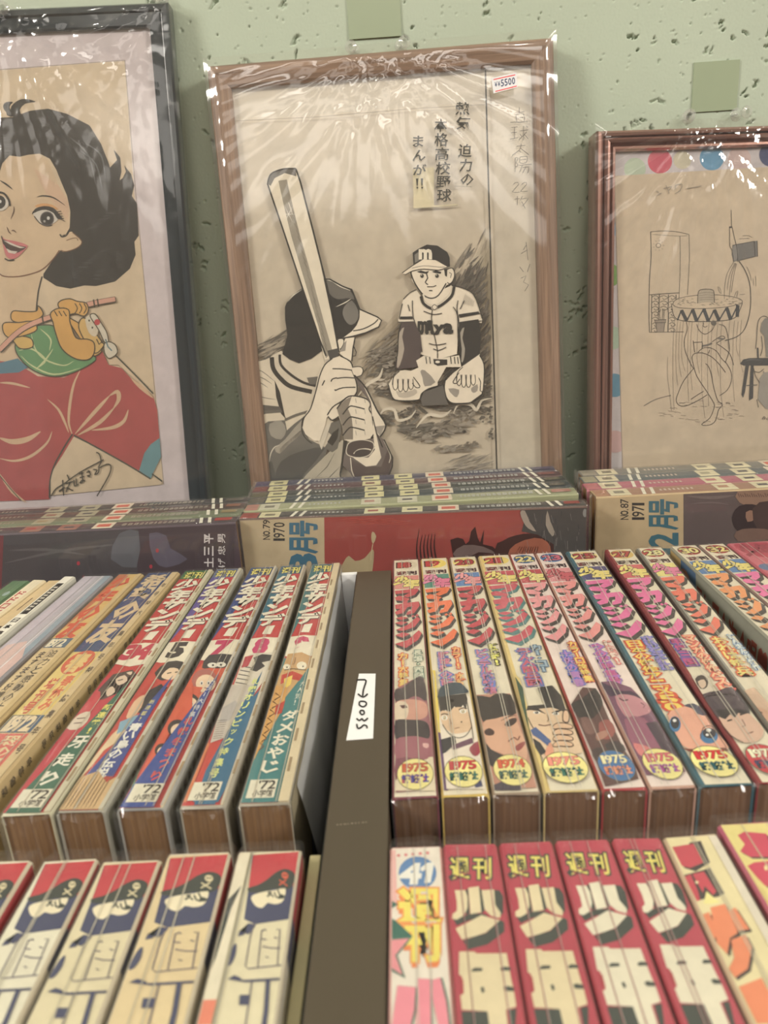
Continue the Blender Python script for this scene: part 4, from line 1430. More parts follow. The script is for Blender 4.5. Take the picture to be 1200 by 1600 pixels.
def art_d(k):
    def art(cv):
        paper = {1: (214, 200, 160), 2: (214, 188, 138), 3: (212, 196, 154), 4: (218, 208, 178), 5: (218, 208, 178)}[k]
        NV, BK = (58, 60, 92), (50, 54, 48)
        cv.rect(0, 0, 1, .257, paper)
        if k == 1:
            cv.tf = tracer(D[1], 270, 1300, 3.64)
            L = lambda pts: [((x - 650) * .88 + 400 + (y - 200) * -.15 + 0, (y - 200) * .93 + 110) for x, y in pts]
            dx = None
            cv.tf = None
        base = tracer(D[3], 0, 1300, 4)
        u0 = .20 if k == 1 else 0.0

        def tf(x, y):
            u, s = base(x, y)
            return u0 + u * (1 - u0), s
        cv.tf = tf
        cv.poly([(640, 205), (1010, 180), (930, 400), (840, 612), (570, 645), (490, 612), (560, 430)], NV)
        cv.poly([(645, 203), (1010, 180), (965, 290), (920, 400), (860, 400), (700, 400), (560, 432)], (192, 50, 58))
        cv.poly([(572, 440), (560, 415), (640, 395), (720, 360), (790, 318), (870, 290), (930, 306), (942, 340), (910, 400), (850, 425), (760, 418), (680, 440)], BK, 2)
        cv.poly([(572, 482), (602, 455), (700, 434), (762, 428), (852, 415), (836, 468), (805, 505), (745, 517), (695, 508), (650, 540), (600, 530)], (224, 208, 170), 2)
        for st in ([(700, 468), (730, 452), (750, 470)], [(790, 425), (800, 455), (840, 470)], [(760, 440), (770, 470), (800, 480)], [(710, 445), (740, 440)]):
            cv.line(st, 12, BK)
        cv.ell(812, 468, 22, 15, BK, 10)
        sk = (214, 196, 150) if k != 1 else (214, 84, 56)
        cv.ell(866, 334, 26, 22, sk, 14)
        cv.ell(858, 332, 7, 6, BK, 8)
        cv.ell(876, 332, 7, 6, BK, 8)
        cv.line([(815, 362), (872, 402)], 9, sk)
        cv.line([(870, 362), (808, 396)], 9, sk)
        cv.poly([(474, 620), (552, 662), (505, 706), (440, 680)], paper)
        cv.poly([(440, 690), (505, 712), (560, 668), (575, 650), (520, 640), (470, 715), (420, 725)], NV)
        cv.poly([(360, 800), (400, 770), (380, 840), (330, 905), (290, 910)], NV, 2)
        PL = (84, 74, 96)
        for st in ([(565, 640), (515, 730), (440, 915), (460, 932), (560, 922), (722, 908)], [(612, 690), (535, 920)], [(612, 690), (640, 680), (650, 690)], [(730, 682), (758, 678), (688, 915)], [(598, 788), (660, 800), (735, 800)], [(600, 742), (638, 746)], [(700, 730), (724, 738)], [(610, 855), (632, 862)]):
            cv.line(st, 7, PL)
        cv.poly([(285, 1000), (340, 975), (375, 985), (400, 1005), (700, 990), (700, 1006), (420, 1020)], NV)
        cv.poly([(360, 1100), (432, 1100), (415, 1165), (340, 1165)], NV)
        cv.line([(470, 1015), (400, 1200), (350, 1330)], 9, PL)
        cv.poly([(580, 1010), (612, 1010), (560, 1200), (510, 1340), (470, 1340), (525, 1200)], NV)
        cv.tf = None
        if k == 1:
            cv.rect(0, 0, .18, .257, (220, 206, 174))
            cv.poly([(0, .022), (.16, .016), (.08, .026), (.03, .045), (0, .05)], BK)
            cv.rect(0, .060, .18, .068, (226, 120, 90))
            cv.rect(0, .084, .18, .090, (226, 120, 90))
        for q, a in enumerate((.10, .14, .18, .22)):
            cv.char('少年漫画'[q], .15, a, .7, .033, NV, .06)
    return art


labD = {1: 'comic magazine with an orange skull badge on its pirate-cap emblem, nearest the divider',
        2: 'tan-toned comic magazine with pirate-cap emblem, second from the divider bar',
        3: 'comic magazine with pirate-cap emblem in the middle of the left front row',
        4: 'paler comic magazine with pirate-cap emblem and a visible red cover side',
        5: 'comic magazine cut off at the left edge of the front row'}


def side_d(m, root):
    x0 = m.w / 2
    cv = Canvas(lambda a, b: Vector((x0, m.L / 2 - a, m.H - b)), (1, 0, 0), base=.0002)
    cv.rect(.001, .001, .030, .18, (186, 50, 60))
    cv.rect(.030, .001, .046, .18, (60, 62, 92))
    cv.rect(.046, .001, .256, .18, (206, 192, 168))
    cv.line([(.09, .001), (.1, .03)], .003, (60, 62, 92))
    cv.build('printed_cover', root)


for k in range(1, 6):
    D[k].build(labD[k], art_d(k), G5, cover=(214, 200, 160), side=(200, 186, 160), side_art=side_d)
# ------------------------------------------------------------------ rear rows of quarterlies lying with spines up, covers to the front
def cover_canvas(m):
    p0 = m.mat @ Vector((m.w / 2, 0, 0))
    n = m.mat.to_3x3() @ Vector((1, 0, 0))
    lo, hi = -m.L / 2 + .0008, m.L / 2 - .0008

    def fn(x, y):
        q = m.inv @ hit_plane(x, y, p0, n)
        return Vector((m.w / 2, max(lo, min(hi, q.y)), max(.002, min(m.H - .0012, q.z))))
    return Canvas(fn, (1, 0, 0), base=.0002)


def vchars(cv, s, x, y0, w, h, col, gap=.06, **kw):
    """characters turned anticlockwise, the run climbing upwards; y0 = bottom; w = box width, h = box height in px"""
    y = y0
    for ch in s:
        hh = h * (.55 if ch in '1.' else 1)
        if ch == '.':
            cv.char(ch, x + w * .8, y - hh * .5, w * .2, hh * .35, col, ang=90, **kw)
        else:
            cv.char(ch, x, y - hh, w, hh, col, ang=90, **kw)
        y -= hh * (1 + gap)


def cover_mid(m, root):
    cv = cover_canvas(m)
    cv.rect(340, 760, 960, 1500, (150, 52, 44))
    cv.tf = lambda x, y: (370 + x / 4, 690 + y / 4)
    cv.poly([(-40, 400), (540, 400), (552, 1100), (-40, 1100)], (182, 160, 122))
    vchars(cv, 'No.79', 164, 612, 44, 26, (40, 34, 30), off=.01)
    vchars(cv, '1970', 230, 618, 70, 29, (36, 32, 30), off=.008, gap=.14)
    for ch, y in (('号', 497), ('月', 602), ('3', 706)):
        cv.char(ch, 335, y, 165, 92 if ch != '3' else 100, (44, 98, 122), .035, ang=90)
    cv.poly([(700, 712), (668, 752), (650, 800), (640, 880), (800, 900), (838, 840), (850, 790), (858, 690), (842, 676), (800, 726), (740, 745)], (168, 148, 106), 2)
    cv.poly([(848, 560), (872, 590), (852, 640), (840, 600)], (180, 156, 116), 2)
    cv.line([(850, 640), (842, 690), (838, 740)], 5, (180, 156, 116))
    for k in range(12):
        x = 620 + k * 26
        cv.line([(x, 490 + k % 3 * 8), (x + 120, 480 + k % 4 * 12), (x + 200, 500)], 5, (166, 72, 60), sm=3, taper=1, new=False)
    cv.tf = lambda x, y: (640 + x / 4, 690 + y / 4)
    DK = (58, 34, 32)
    for k in range(6):
        cv.line([(52 + k * 24, 760), (44 + k * 22, 660), (60 + k * 20, 545 + (k * 37) % 40)], 13, DK, sm=3, taper=2)
    cv.poly([(255, 612), (300, 598), (335, 608), (350, 640), (372, 620), (384, 560), (410, 530), (425, 600), (440, 630), (465, 548), (458, 640), (520, 655), (560, 700), (560, 760), (280, 760)], DK)
    cv.poly([(270, 700), (340, 645), (460, 655), (540, 700), (430, 690), (330, 740)], (104, 84, 78), 2)
    cv.poly([(530, 680), (580, 620), (660, 585), (760, 572), (860, 590), (905, 640), (920, 1000), (560, 1000)], (64, 40, 36), 2)
    cv.poly([(610, 720), (660, 640), (780, 600), (860, 625), (885, 700), (880, 900), (640, 900)], (150, 84, 62), 2)
    for k in range(9):
        cv.line([(660 + k * 16, 700 + k % 3 * 10), (690 + k * 14, 655)], 5, (96, 50, 40), new=False)
    cv.poly([(690, 425), (760, 415), (1140, 400), (1140, 1000), (905, 1000), (900, 640), (800, 580), (700, 560), (720, 480)], (70, 66, 62))
    rr = random.Random(5)
    for k in range(46):
        x, y = rr.uniform(720, 1120), rr.uniform(430, 680)
        c = rr.choice([(104, 98, 92), (48, 48, 50), (126, 116, 108), (56, 62, 66)])
        cv.line([(x, y), (x + rr.uniform(-14, 14), y + rr.uniform(20, 70))], rr.uniform(7, 18), c, taper=1, new=k % 8 == 0)
    cv.poly([(690, 440), (720, 430), (750, 500), (790, 560), (740, 540), (710, 500)], (146, 132, 116), 2)
    cv.poly([(860, 430), (880, 500), (905, 560), (890, 590), (850, 520)], (138, 126, 110), 2)
    cv.ell(1095, 445, 14, 26, (120, 118, 112), 14)
    cv.build('printed_cover', root)


def cover_left(m, root):
    cv = cover_canvas(m)
    cv.rect(-400, 760, 410, 1500, (60, 44, 52))
    cv.tf = lambda x, y: (x / 3, 700 + y / 3)
    cv.poly([(-300, 390), (650, 380), (640, 700), (-300, 700)], (64, 58, 62))
    cv.poly([(-300, 390), (12, 385), (6, 700), (-300, 700)], (110, 44, 50))
    for a, b in (((20, 540), (560, 450)), ((40, 480), (400, 500))):
        cv.line([a, ((a[0] + b[0]) / 2, (a[1] + b[1]) / 2 - 14), b], 14, (84, 78, 80), sm=3, taper=1)
    cv.poly([(700, 400), (780, 410), (800, 470), (880, 520), (780, 560), (720, 520)], (84, 76, 92), 2)
    cv.poly([(560, 400), (650, 390), (640, 560), (520, 520)], (84, 84, 90), 2)
    for x, y in ((368, 540), (738, 480), (708, 555)):
        cv.ell(x, y, 8, 10, (170, 40, 56), 8)
    TX = (206, 196, 190)
    for ch, y in (('平', 402), ('三', 460), ('土', 514)):
        cv.char(ch, 958, y, 42, 44, TX, .02, ang=90)
    for ch, y in (('男', 402), ('忠', 458), ('げ', 516)):
        cv.char(ch, 1022, y, 34, 42, TX, .01, ang=90)
    cv.build('printed_cover', root)


def cover_right(m, root):
    cv = cover_canvas(m)
    cv.rect(880, 720, 1700, 1500, (88, 72, 70))
    cv.tf = lambda x, y: (900 + x / 4, 690 + y / 4)
    cv.poly([(60, 300), (672, 300), (672, 1100), (60, 1100)], (186, 160, 118))
    vchars(cv, 'No.87', 277, 487, 50, 27, (40, 34, 30), off=.01)
    vchars(cv, '1971', 350, 487, 76, 31, (36, 32, 30), off=.008, gap=.14)
    for ch, y, h in (('号', 362, 90), ('月', 462, 84), ('2', 574, 78)):
        cv.char(ch, 460, y, 172, h, (44, 98, 112), .03, ang=90)
    cv.char('1', 460, 668, 172, 30, (44, 98, 112), .03, ang=90)
    cv.line([(690, 340), (850, 350), (990, 335)], 20, (108, 92, 86), sm=3, taper=1)
    cv.line([(700, 390), (850, 380), (960, 395)], 12, (104, 88, 84), sm=3, taper=1)
    cv.poly([(1010, 310), (1240, 300), (1240, 420), (1130, 420), (1020, 380)], (134, 104, 84), 2)
    cv.poly([(980, 450), (1020, 400), (1100, 390), (1160, 420), (1150, 520), (1090, 560), (1010, 560), (975, 500)], (56, 44, 44), 2)
    cv.poly([(1060, 440), (1110, 430), (1120, 480), (1070, 500)], (140, 104, 84), 2)
    cv.poly([(1100, 420), (1200, 370), (1260, 500), (1140, 560)], (70, 54, 50), 2)
    cv.poly([(1000, 560), (1100, 540), (1240, 560), (1240, 640), (1010, 620)], (110, 84, 72), 2)
    for k in range(14):
        cv.line([(1010 + k * 14, 320 + k % 3 * 6), (1020 + k * 14, 345)], 4, (90, 66, 58), new=False)
    cv.build('printed_cover', root)


def art_q(base, acc, seed, sq=(206, 196, 150), dashes=(170, 170, 160)):
    """spine of a quarterly: number box, paired white bars, small running title. f runs left to right"""
    def art(cv):
        Lq = .257
        s = lambda f: Lq * (1 - f)
        r = random.Random(seed)
        j = r.uniform(-.008, .008)
        s = lambda f: Lq * min(1, max(0, 1 - f + (j if .03 < f < .96 else 0)))
        R = lambda f0, f1, c, u0=0.0, u1=1.0: cv.rect(u0, s(f1), u1, s(f0), c)
        cv.rect(0, 0, 1, Lq, base)
        R(0, .045, acc)
        R(.05, .11, sq)
        R(.065, .095, tuple(int(v * .6) for v in sq), .3, .7)
        for f in (.142, .168):
            cv.poly([(0, s(f + .010)), (1, s(f)), (1, s(f + .010)), (0, s(f + .020))], (222, 214, 190))
        x = .20
        while x < .30:
            R(x, x + .006, dashes, .35, .6)
            x += .013
        R(.36, .42, sq)
        R(.37, .40, acc, .3, .65)
        R(.47, .53, sq)
        R(.485, .515, (70, 66, 70), .35, .65)
        R(.575, .635, (214, 196, 168))
        R(.585, .625, (206, 86, 66), .25, .75)
        x = .66
        while x < .87:
            wd = r.choice([.006, .009, .012])
            R(x, x + wd, dashes, .3, .68)
            R(x + wd * .3, x + wd * .6, base, .42, .56)
            x += wd + .006
        for f in (.885, .910):
            cv.poly([(0, s(f)), (1, s(f + .010)), (1, s(f + .020)), (0, s(f + .010))], (222, 214, 190))
        R(.935, .985, acc, .2, .7)
    return art


QT = CZ - .178
A90 = -math.pi / 2
GQ = 'quarterlies in the middle rear stack'


def quarterly(cx, cy, th, ang=0):
    return Mag(0, 0, th, L=.257, H=.182, top=QT, ang=A90 + ang, ctr=(cx, cy))


DKS = (52, 46, 50)
q = quarterly(.0015, .5436, .0140, math.radians(-2.6))
q.build('front quarterly of the middle rear stack, No.79 1970 on cream, red cover', art_q((58, 54, 52), (150, 60, 52), 1), GQ, cover=(70, 64, 60), side=(90, 70, 60), side_art=cover_mid, cat='magazine', wrap_far=.003)
for i, (y, th, base, acc, lb) in enumerate(((.5690, .0165, (150, 150, 112), (176, 120, 104), 'pale olive quarterly spine, second in the middle rear stack'),
                                            (.5865, .0155, (46, 58, 60), (90, 84, 70), 'dark teal quarterly spine, third in the middle rear stack'),
                                            (.6030, .0155, (44, 50, 46), (90, 84, 60), 'near-black quarterly spine, fourth in the middle rear stack'),
                                            (.6195, .0155, (78, 46, 52), (120, 60, 56), 'wine-red quarterly spine, fifth in the middle rear stack'),
                                            (.6360, .0155, (62, 60, 82), (70, 60, 90), 'slate-blue quarterly spine at the back of the middle rear stack'))):
    quarterly(.0015 - .0008 * i, y, th).build(lb, art_q(base, acc, 2 + i, sq=(206, 196, 140) if i else (196, 190, 160)), GQ, cover=base, side=base, wrap_far=.003)
GL = 'quarterlies in the left rear stack'
for i, (y, th, base, acc, lb) in enumerate(((.5434, .0145, (66, 50, 58), (170, 60, 54), 'front quarterly of the left rear stack, dark purple cover with white vertical characters'),
                                            (.5610, .0145, (110, 116, 86), (150, 130, 90), 'olive quarterly spine directly behind the dark purple one'),
                                            (.5762, .0145, (76, 52, 48), (140, 90, 70), 'brown quarterly spine third in the left rear stack'),
                                            (.5914, .0145, (60, 54, 56), (100, 90, 80), 'charcoal quarterly spine at the back of the left rear stack'))):
    quarterly(-.2562, y, th, math.radians(-.6) if i == 0 else 0).build(lb, art_q(base, acc, 12 + i, sq=(150, 96, 80) if i == 0 else (160, 150, 120), dashes=(150, 140, 120)), GL, cover=base, side=base, side_art=cover_left if i == 0 else None, wrap_far=.003)
GR = 'quarterlies in the right rear stack'
for i, (y, th, base, acc, lb) in enumerate(((.5590, .0180, (156, 112, 88), (170, 120, 90), 'front quarterly of the right rear stack, No.87 1971 on cream'),
                                            (.5778, .0180, (176, 92, 108), (190, 110, 110), 'pink quarterly spine, second in the right rear stack'),
                                            (.5966, .0180, (88, 96, 98), (160, 150, 120), 'grey-teal quarterly spine, third in the right rear stack'),
                                            (.6154, .0180, (120, 116, 106), (150, 140, 120), 'grey quarterly spine at the back of the right rear stack'))):
    quarterly(.2690 + (0, -.002, .0, .003)[i], y, th).build(lb, art_q(base, acc, 22 + i, sq=(214, 200, 160), dashes=(200, 180, 160)), GR, cover=base, side=(176, 150, 110) if i == 0 else base, side_art=cover_right if i == 0 else None, wrap_far=.003)


# ------------------------------------------------------------------ framed pictures
def wood(name, base, dark, stretch, rough=.45, metal=0, coat=.2):
    m, nt, b = new_mat(name)
    tc = nd(nt, 'ShaderNodeTexCoord')
    mp = nd(nt, 'ShaderNodeMapping')
    mp.inputs['Scale'].default_value = stretch
    no = nd(nt, 'ShaderNodeTexNoise', Scale=1.0, Detail=6.0, Roughness=.6, Distortion=.3)
    cr = nd(nt, 'ShaderNodeValToRGB')
    cr.color_ramp.elements[0].position, cr.color_ramp.elements[1].position = .34, .66
    cr.color_ramp.elements[0].color, cr.color_ramp.elements[1].color = cc(dark), cc(base)
    nt.links.new(tc.outputs['Object'], mp.inputs[0])
    nt.links.new(mp.outputs[0], no.inputs['Vector'])
    nt.links.new(no.outputs['Fac'], cr.inputs[0])
    nt.links.new(cr.outputs[0], b.inputs['Base Color'])
    bp = nd(nt, 'ShaderNodeBump', Strength=.25, Distance=.0004)
    nt.links.new(no.outputs['Fac'], bp.inputs['Height'])
    nt.links.new(bp.outputs[0], b.inputs['Normal'])
    b.inputs['Roughness'].default_value = rough
    b.inputs['Metallic'].default_value = metal
    b.inputs['Coat Weight'].default_value = coat
    b.inputs['Coat Roughness'].default_value = .1
    return m


class Frame:
    def __init__(s, name, label, px, width, ztop, depth, prof, mats, yaw=0, lean=6.5, roll=None, xleft=None, backing=(205, 190, 168), pins=(), group=None):
        s.p0 = Vector((0, .6475, LED))
        base = Matrix.Rotation(math.radians(yaw), 4, 'Z') @ Matrix.Rotation(math.radians(-lean), 4, 'X')
        pts = []
        n = base.to_3x3() @ Vector((0, -1, 0))
        org = Vector((hit_plane(px[0][0], px[0][1], s.p0, n).x, s.p0.y, LED))
        q0 = Matrix.Translation(org) @ base
        qi = q0.inverted()
        top, bot = (qi @ hit_plane(px[0][0], px[0][1], org, n)), (qi @ hit_plane(px[1][0], px[1][1], org, n))
        rl = math.atan2(top.x - bot.x, top.z - bot.z) if roll is None else math.radians(roll)
        xb = bot.x - (bot.z) * math.tan(rl)                 # where that edge meets the ledge
        sgn = px[2]                                          # -1: the edge given is the left one, 1: the right one
        org2 = q0 @ Vector((xb - sgn * width / 2, 0, 0))
        rise = width / 2 * abs(math.sin(rl))
        s.mat = Matrix.Translation(org2 + Vector((0, 0, rise + .0004))) @ base @ Matrix.Rotation(rl, 4, 'Y')
        s.inv = s.mat.inverted()
        s.w, s.d = width, depth
        s.h = (s.inv @ hit_plane(px[0][0], px[0][1], s.mat.translation, n)).z if ztop is None else ztop
        s.n = n
        s.root = empty(name, s.mat, label, 'framed picture', group)
        w2, h = width / 2, s.h
        bw_ = prof[-1][0]
        cs = [(-w2, 0), (w2, 0), (w2, h), (-w2, h)]
        ins = [(1, 1), (-1, 1), (-1, -1), (1, -1)]
        for k, nm in enumerate(('bottom rail', 'right rail', 'top rail', 'left rail')):
            a, b = k, (k + 1) % 4
            vs = [(cs[e][0] + ins[e][0] * d, y, cs[e][1] + ins[e][1] * d) for e in (a, b) for d, y in prof]
            m = len(prof)
            fs = [(i, (i + 1) % m, (i + 1) % m + m, i + m) for i in range(m)] + [tuple(range(m))[::-1], tuple(range(m, 2 * m))]
            bm = bmesh.new()
            bv = [bm.verts.new(v) for v in vs]
            for f in fs: bm.faces.new([bv[i] for i in f])
            bm_obj('frame_rail', bm, mats[k % 2], s.root)
        box_obj('backing_board', (-w2 + .006, w2 - .006, .0066, min(depth - .002, .012), .006, h - .006), simple('backing', backing, .8), s.root)
        s.bw = bw_
        gl = box_obj('glazing', (-w2 + bw_ - .002, w2 - bw_ + .002, .0030, .0038, bw_ - .002, h - bw_ + .002), M_PANE, s.root)

    def canvas(s, y=.0064):
        p0 = s.mat @ Vector((0, y, 0))
        x1, z0, z1 = s.w / 2 - .004, .008, s.h - .004

        def fn(a, b):
            q = s.inv @ hit_plane(a, b, p0, s.n)
            return Vector((max(-x1, min(x1, q.x)), y, max(z0, min(z1, q.z))))
        c = Canvas(fn, (0, -1, 0), dz=.000015, base=.0001)
        c.gain = 1.30                      # print colours brightened to make up for light lost in the film
        return c

    def film(s, pins, seed, amp=.0028):
        """slack film bag over the whole frame, its folds running out from the pins"""
        rr = random.Random(seed)
        nx, nz = 110, 150
        w2 = s.w / 2 + .0025
        loc = []
        for x, y in pins:
            q = s.inv @ hit_plane(x, y, s.mat @ Vector((0, 0, 0)), s.n)
            loc.append((q.x, min(q.z, s.h + .004), rr.uniform(0, 9)))
        vs, fs = [], []
        for j in range(nz + 1):
            z = -.0 + (s.h + .006) * j / nz
            for i in range(nx + 1):
                x = -w2 + 2 * w2 * i / nx
                f = 0
                for k, (px_, pz_, ph) in enumerate(loc):
                    dx, dz = x - px_, pz_ - z
                    r = math.hypot(dx, dz) + .004
                    th = math.atan2(dx, dz)
                    nn = noise.noise(Vector((th * 7 + ph, r * 6, k * 3.1))) + .5 * noise.noise(Vector((th * 17 + ph, r * 12, 7 + k)))
                    f += nn * math.exp(-r / .10)
                f += .32 * noise.noise(Vector((x * 22 + seed, z * 9, 1.7))) * (.4 + z / s.h)
                ed = min(1, min(w2 - abs(x), s.h + .006 - z) / .010)
                y = -.0035 - abs(f) * amp * (.3 + .7 * ed) + (1 - max(0, ed)) * .004
                vs.append((x, y, z))
        for j in range(nz):
            for i in range(nx):
                a = j * (nx + 1) + i
                fs.append((a, a + 1, a + nx + 2, a + nx + 1))
        mesh_obj('plastic_wrap', vs, fs, M_FILM_F, s.root, True)
        # the film turns back round both sides
        for sx in (-1, 1):
            v, f = [], []
            for j in range(31):
                z = (s.h + .004) * j / 30
                for y in (.0, .006, s.d):
                    v.append((sx * (w2 + noise.noise(Vector((z * 30, y * 80, sx))) * .0008), y, z))
            for j in range(30):
                for i in range(2):
                    a = j * 3 + i
                    f.append((a, a + 1, a + 4, a + 3))
            mesh_obj('plastic_wrap', v, f, M_FILM_F, s.root, True)


M_PANE = make_film('picture_glazing', rough=.12, haze=.01, bump=0.0)

BW = wood('brown_wood_v', (150, 120, 96), (108, 84, 66), (320, 60, 10)), wood('brown_wood_h', (150, 120, 96), (108, 84, 66), (10, 60, 320))
M_BF = simple('black_lacquer', (44, 50, 52), .16, var=.05, coat=.5)
CM = wood('copper_v', (186, 140, 122), (104, 74, 66), (260, 60, 3), .24, .55, .6), wood('copper_h', (186, 140, 122), (104, 74, 66), (3, 60, 260), .24, .55, .6)

# ---- brown wooden frame with the baseball page
fb = Frame('framed_picture', 'light brown wooden frame holding a black-and-white baseball manga page', ((323, 103), (392, 760), -1), .2755, None, .022,
           [(0, .022), (0, .0015), (.0012, 0), (.006, -.0010), (.0150, .0004), (.0172, .0022), (.0176, .006), (.0176, .022)], (BW[1], BW[0]))
cv = fb.canvas()
cv.rect(340, 90, 880, 900, (210, 196, 174))
cv.poly([(360, 190), (768, 158), (780, 760), (400, 780)], (206, 190, 166))
INKP = (44, 41, 36)
G3_, G2_, G1_ = (96, 90, 80), (134, 124, 110), (166, 152, 132)
rr = random.Random(11)


def hatch(x0, y0, x1, y1, n, ln, ang, cols, wd=(2, 5), dens=None, spread=.15):
    cv.lay()
    for k in range(n):
        x, y = rr.uniform(x0, x1), rr.uniform(y0, y1)
        if dens and not dens(x, y): continue
        a = ang + rr.gauss(0, spread)
        l = ln * rr.uniform(.5, 1.2)
        if x + math.cos(a) * l > 755 + (y - 100) * .029: continue
        if k % 12 == 0: cv.lay()
        cv.line([(x, y), (x + math.cos(a) * l * .5, y + math.sin(a) * l * .5 + rr.uniform(-1, 1)), (x + math.cos(a) * l, y + math.sin(a) * l)], rr.uniform(*wd), rr.choice(cols), taper=1, new=False)


# smoke and dust behind the players
for k in range(5):
    g = k * 9
    t = tuple(v - k * 12 for v in (190, 176, 152))
    cv.poly([(763, 350 + g * 2.2), (750, 385 + g * 2), (728, 425 + g * 1.6), (705 + g * .3, 460 + g), (690 + g, 490 + g), (744 + g * .2, 520), (752 + g * .1, 600), (766, 620), (768, 450)], t, 2)
for k in range(4):
    t = tuple(v - k * 13 for v in (188, 172, 148))
    cv.poly([(636, 478 + k * 8), (600, 510 + k * 7), (566 + k * 5, 545 + k * 5), (560 + k * 6, 580), (600, 600 - k * 3), (640, 590), (650, 520)], t, 2)
    cv.poly([(452, 512 + k * 5), (420, 532 + k * 4), (392, 552 + k * 4), (393, 568), (420, 560), (450, 542)], t, 2)
hatch(640, 340, 768, 620, 620, 34, -1.0, [G2_, G3_, G1_, (120, 110, 96)], (2, 5), lambda x, y: y > 980 - x * .80 + (x < 700) * 30 and x < 762)
hatch(690, 430, 766, 625, 420, 26, -.9, [G3_, (80, 74, 66), (104, 96, 86)], (3, 6), lambda x, y: y > 1010 - x * .80 and x < 764)
hatch(560, 470, 640, 600, 170, 30, -.75, [G1_, G2_], (1.5, 4), lambda x, y: y > 1060 - x * .9)
hatch(570, 545, 630, 590, 90, 18, -.4, [G3_, G2_], (2, 5))
hatch(392, 515, 452, 565, 150, 34, -.42, [G1_, G2_, G3_], (2, 5), lambda x, y: y > 545 - (x - 392) * .55 and y < 580 - (x - 392) * .5)
for x, y, rx, ry, c in ((640, 612, 60, 14, G3_), (700, 628, 64, 14, G3_), (745, 610, 28, 16, G3_), (612, 655, 26, 12, G3_), (640, 650, 18, 14, (84, 78, 70)), (672, 672, 54, 9, G3_), (700, 668, 34, 8, G2_),
                        (655, 682, 28, 8, G2_), (722, 652, 26, 12, G2_), (758, 648, 14, 14, G3_), (770, 678, 10, 10, G3_), (705, 702, 30, 5, G2_), (735, 696, 14, 5, G2_), (596, 560, 26, 12, G2_), (735, 590, 22, 18, G2_), (590, 600, 24, 8, G1_)):
    hatch(x - rx, y - ry, x + rx * .7, y + ry, int(rx * ry * .12) + 12, rx * .5, -.12, [c, tuple(v - 12 for v in c), tuple(min(255, v + 22) for v in c)], (2.5, 6),
          lambda a, b, X=x, Y=y, RX=rx, RY=ry: ((a - X) / RX) ** 2 + ((b - Y) / RY) ** 2 < 1 and a < 770, .25)
hatch(690, 715, 770, 740, 60, 30, -.35, [G2_, G1_], (1.5, 3), lambda x, y: x < 760)
for pts in ([(590, 655), (600, 640), (616, 640), (622, 656), (640, 652), (650, 640)], [(650, 668), (668, 648), (690, 650), (705, 640)], [(708, 646), (716, 632), (735, 632), (744, 640), (752, 626), (768, 622)], [(560, 618), (575, 600), (592, 590), (598, 575)]):
    cv.line(pts, 5, (214, 200, 176), sm=4, taper=1)
cv.ell(725, 674, 3, 2.6, INKP, 10)
# border line and the sheet edges
cv.line([(757.5, 100), (763, 300), (769, 500), (776.5, 760)], 2.4, INKP)
cv.line([(361, 191), (500, 184), (640, 172), (757, 165)], .8, (150, 136, 116))
cv.line([(366, 200), (386, 560), (399, 770)], 1.0, (160, 146, 126))
cv.poly([(645, 266), (678, 262), (678, 322), (714, 320), (714, 322), (646, 327)], (214, 198, 156))
cv.line([(646, 327), (715, 322)], 1.2, (150, 138, 112))
cv.line([(710, 292), (737, 293)], 1.0, (150, 138, 112))

# batter seen from behind
cv.tf = lambda x, y: (380 + x / 5, 420 + y / 5)
PAP = (210, 194, 168)
cv.poly([(60, 735), (180, 705), (300, 640), (440, 740), (640, 620), (720, 700), (700, 1300), (540, 1600), (60, 1200)], PAP)
for p in ([(60, 780), (150, 800), (250, 880)], [(60, 835), (150, 850), (230, 900)], [(62, 870), (140, 890), (200, 930)], [(62, 950), (150, 1000), (260, 1020)], [(60, 735), (180, 705), (240, 670)]):
    cv.line(p, 6, G3_, sm=3, taper=1)
cv.line([(228, 690), (240, 780), (300, 860), (380, 920), (540, 960)], 34, INKP, sm=4)
cv.line([(290, 670), (300, 750), (380, 830), (480, 890), (580, 915)], 20, INKP, sm=4)
cv.line([(266, 680), (272, 765), (340, 845), (440, 905), (560, 935)], 15, PAP, sm=4)
cv.poly([(500, 850), (590, 840), (590, 905), (520, 900)], G3_)
cv.poly([(250, 870), (290, 960), (330, 1150), (345, 1180), (300, 1130), (262, 1000)], INKP)
# undersleeve bands
cv.poly([(80, 1100), (150, 1060), (290, 1075), (310, 1120), (180, 1130), (85, 1180)], G3_)
cv.poly([(80, 1110), (150, 1066), (250, 1070), (290, 1078), (300, 1100), (170, 1105), (85, 1150)], (84, 78, 70))
# dark forearm
DG = (96, 92, 84)
cv.poly([(95, 1260), (200, 1190), (330, 1180), (345, 1260), (400, 1210), (480, 1150), (470, 1250), (520, 1330), (640, 1390), (700, 1300), (640, 1460), (500, 1600), (420, 1700), (300, 1730), (230, 1710), (110, 1540)], DG)
cv.poly([(210, 1210), (300, 1185), (340, 1260), (300, 1330), (220, 1300)], (142, 134, 120), 2)
cv.poly([(250, 1400), (330, 1330), (460, 1180), (470, 1270), (360, 1370), (290, 1440)], (150, 140, 124), 2)
for k in range(26):
    cv.line([(290 + k * 8, 1400 - k * 7), (300 + k * 8, 1470 - k * 5)], 7, (112, 106, 96), taper=2, new=False)
cv.poly([(120, 1500), (230, 1500), (280, 1700), (230, 1710)], (76, 74, 68))
cv.poly([(300, 1500), (460, 1420), (640, 1400), (480, 1600), (420, 1690), (300, 1725), (250, 1640)], (72, 70, 66), 2)
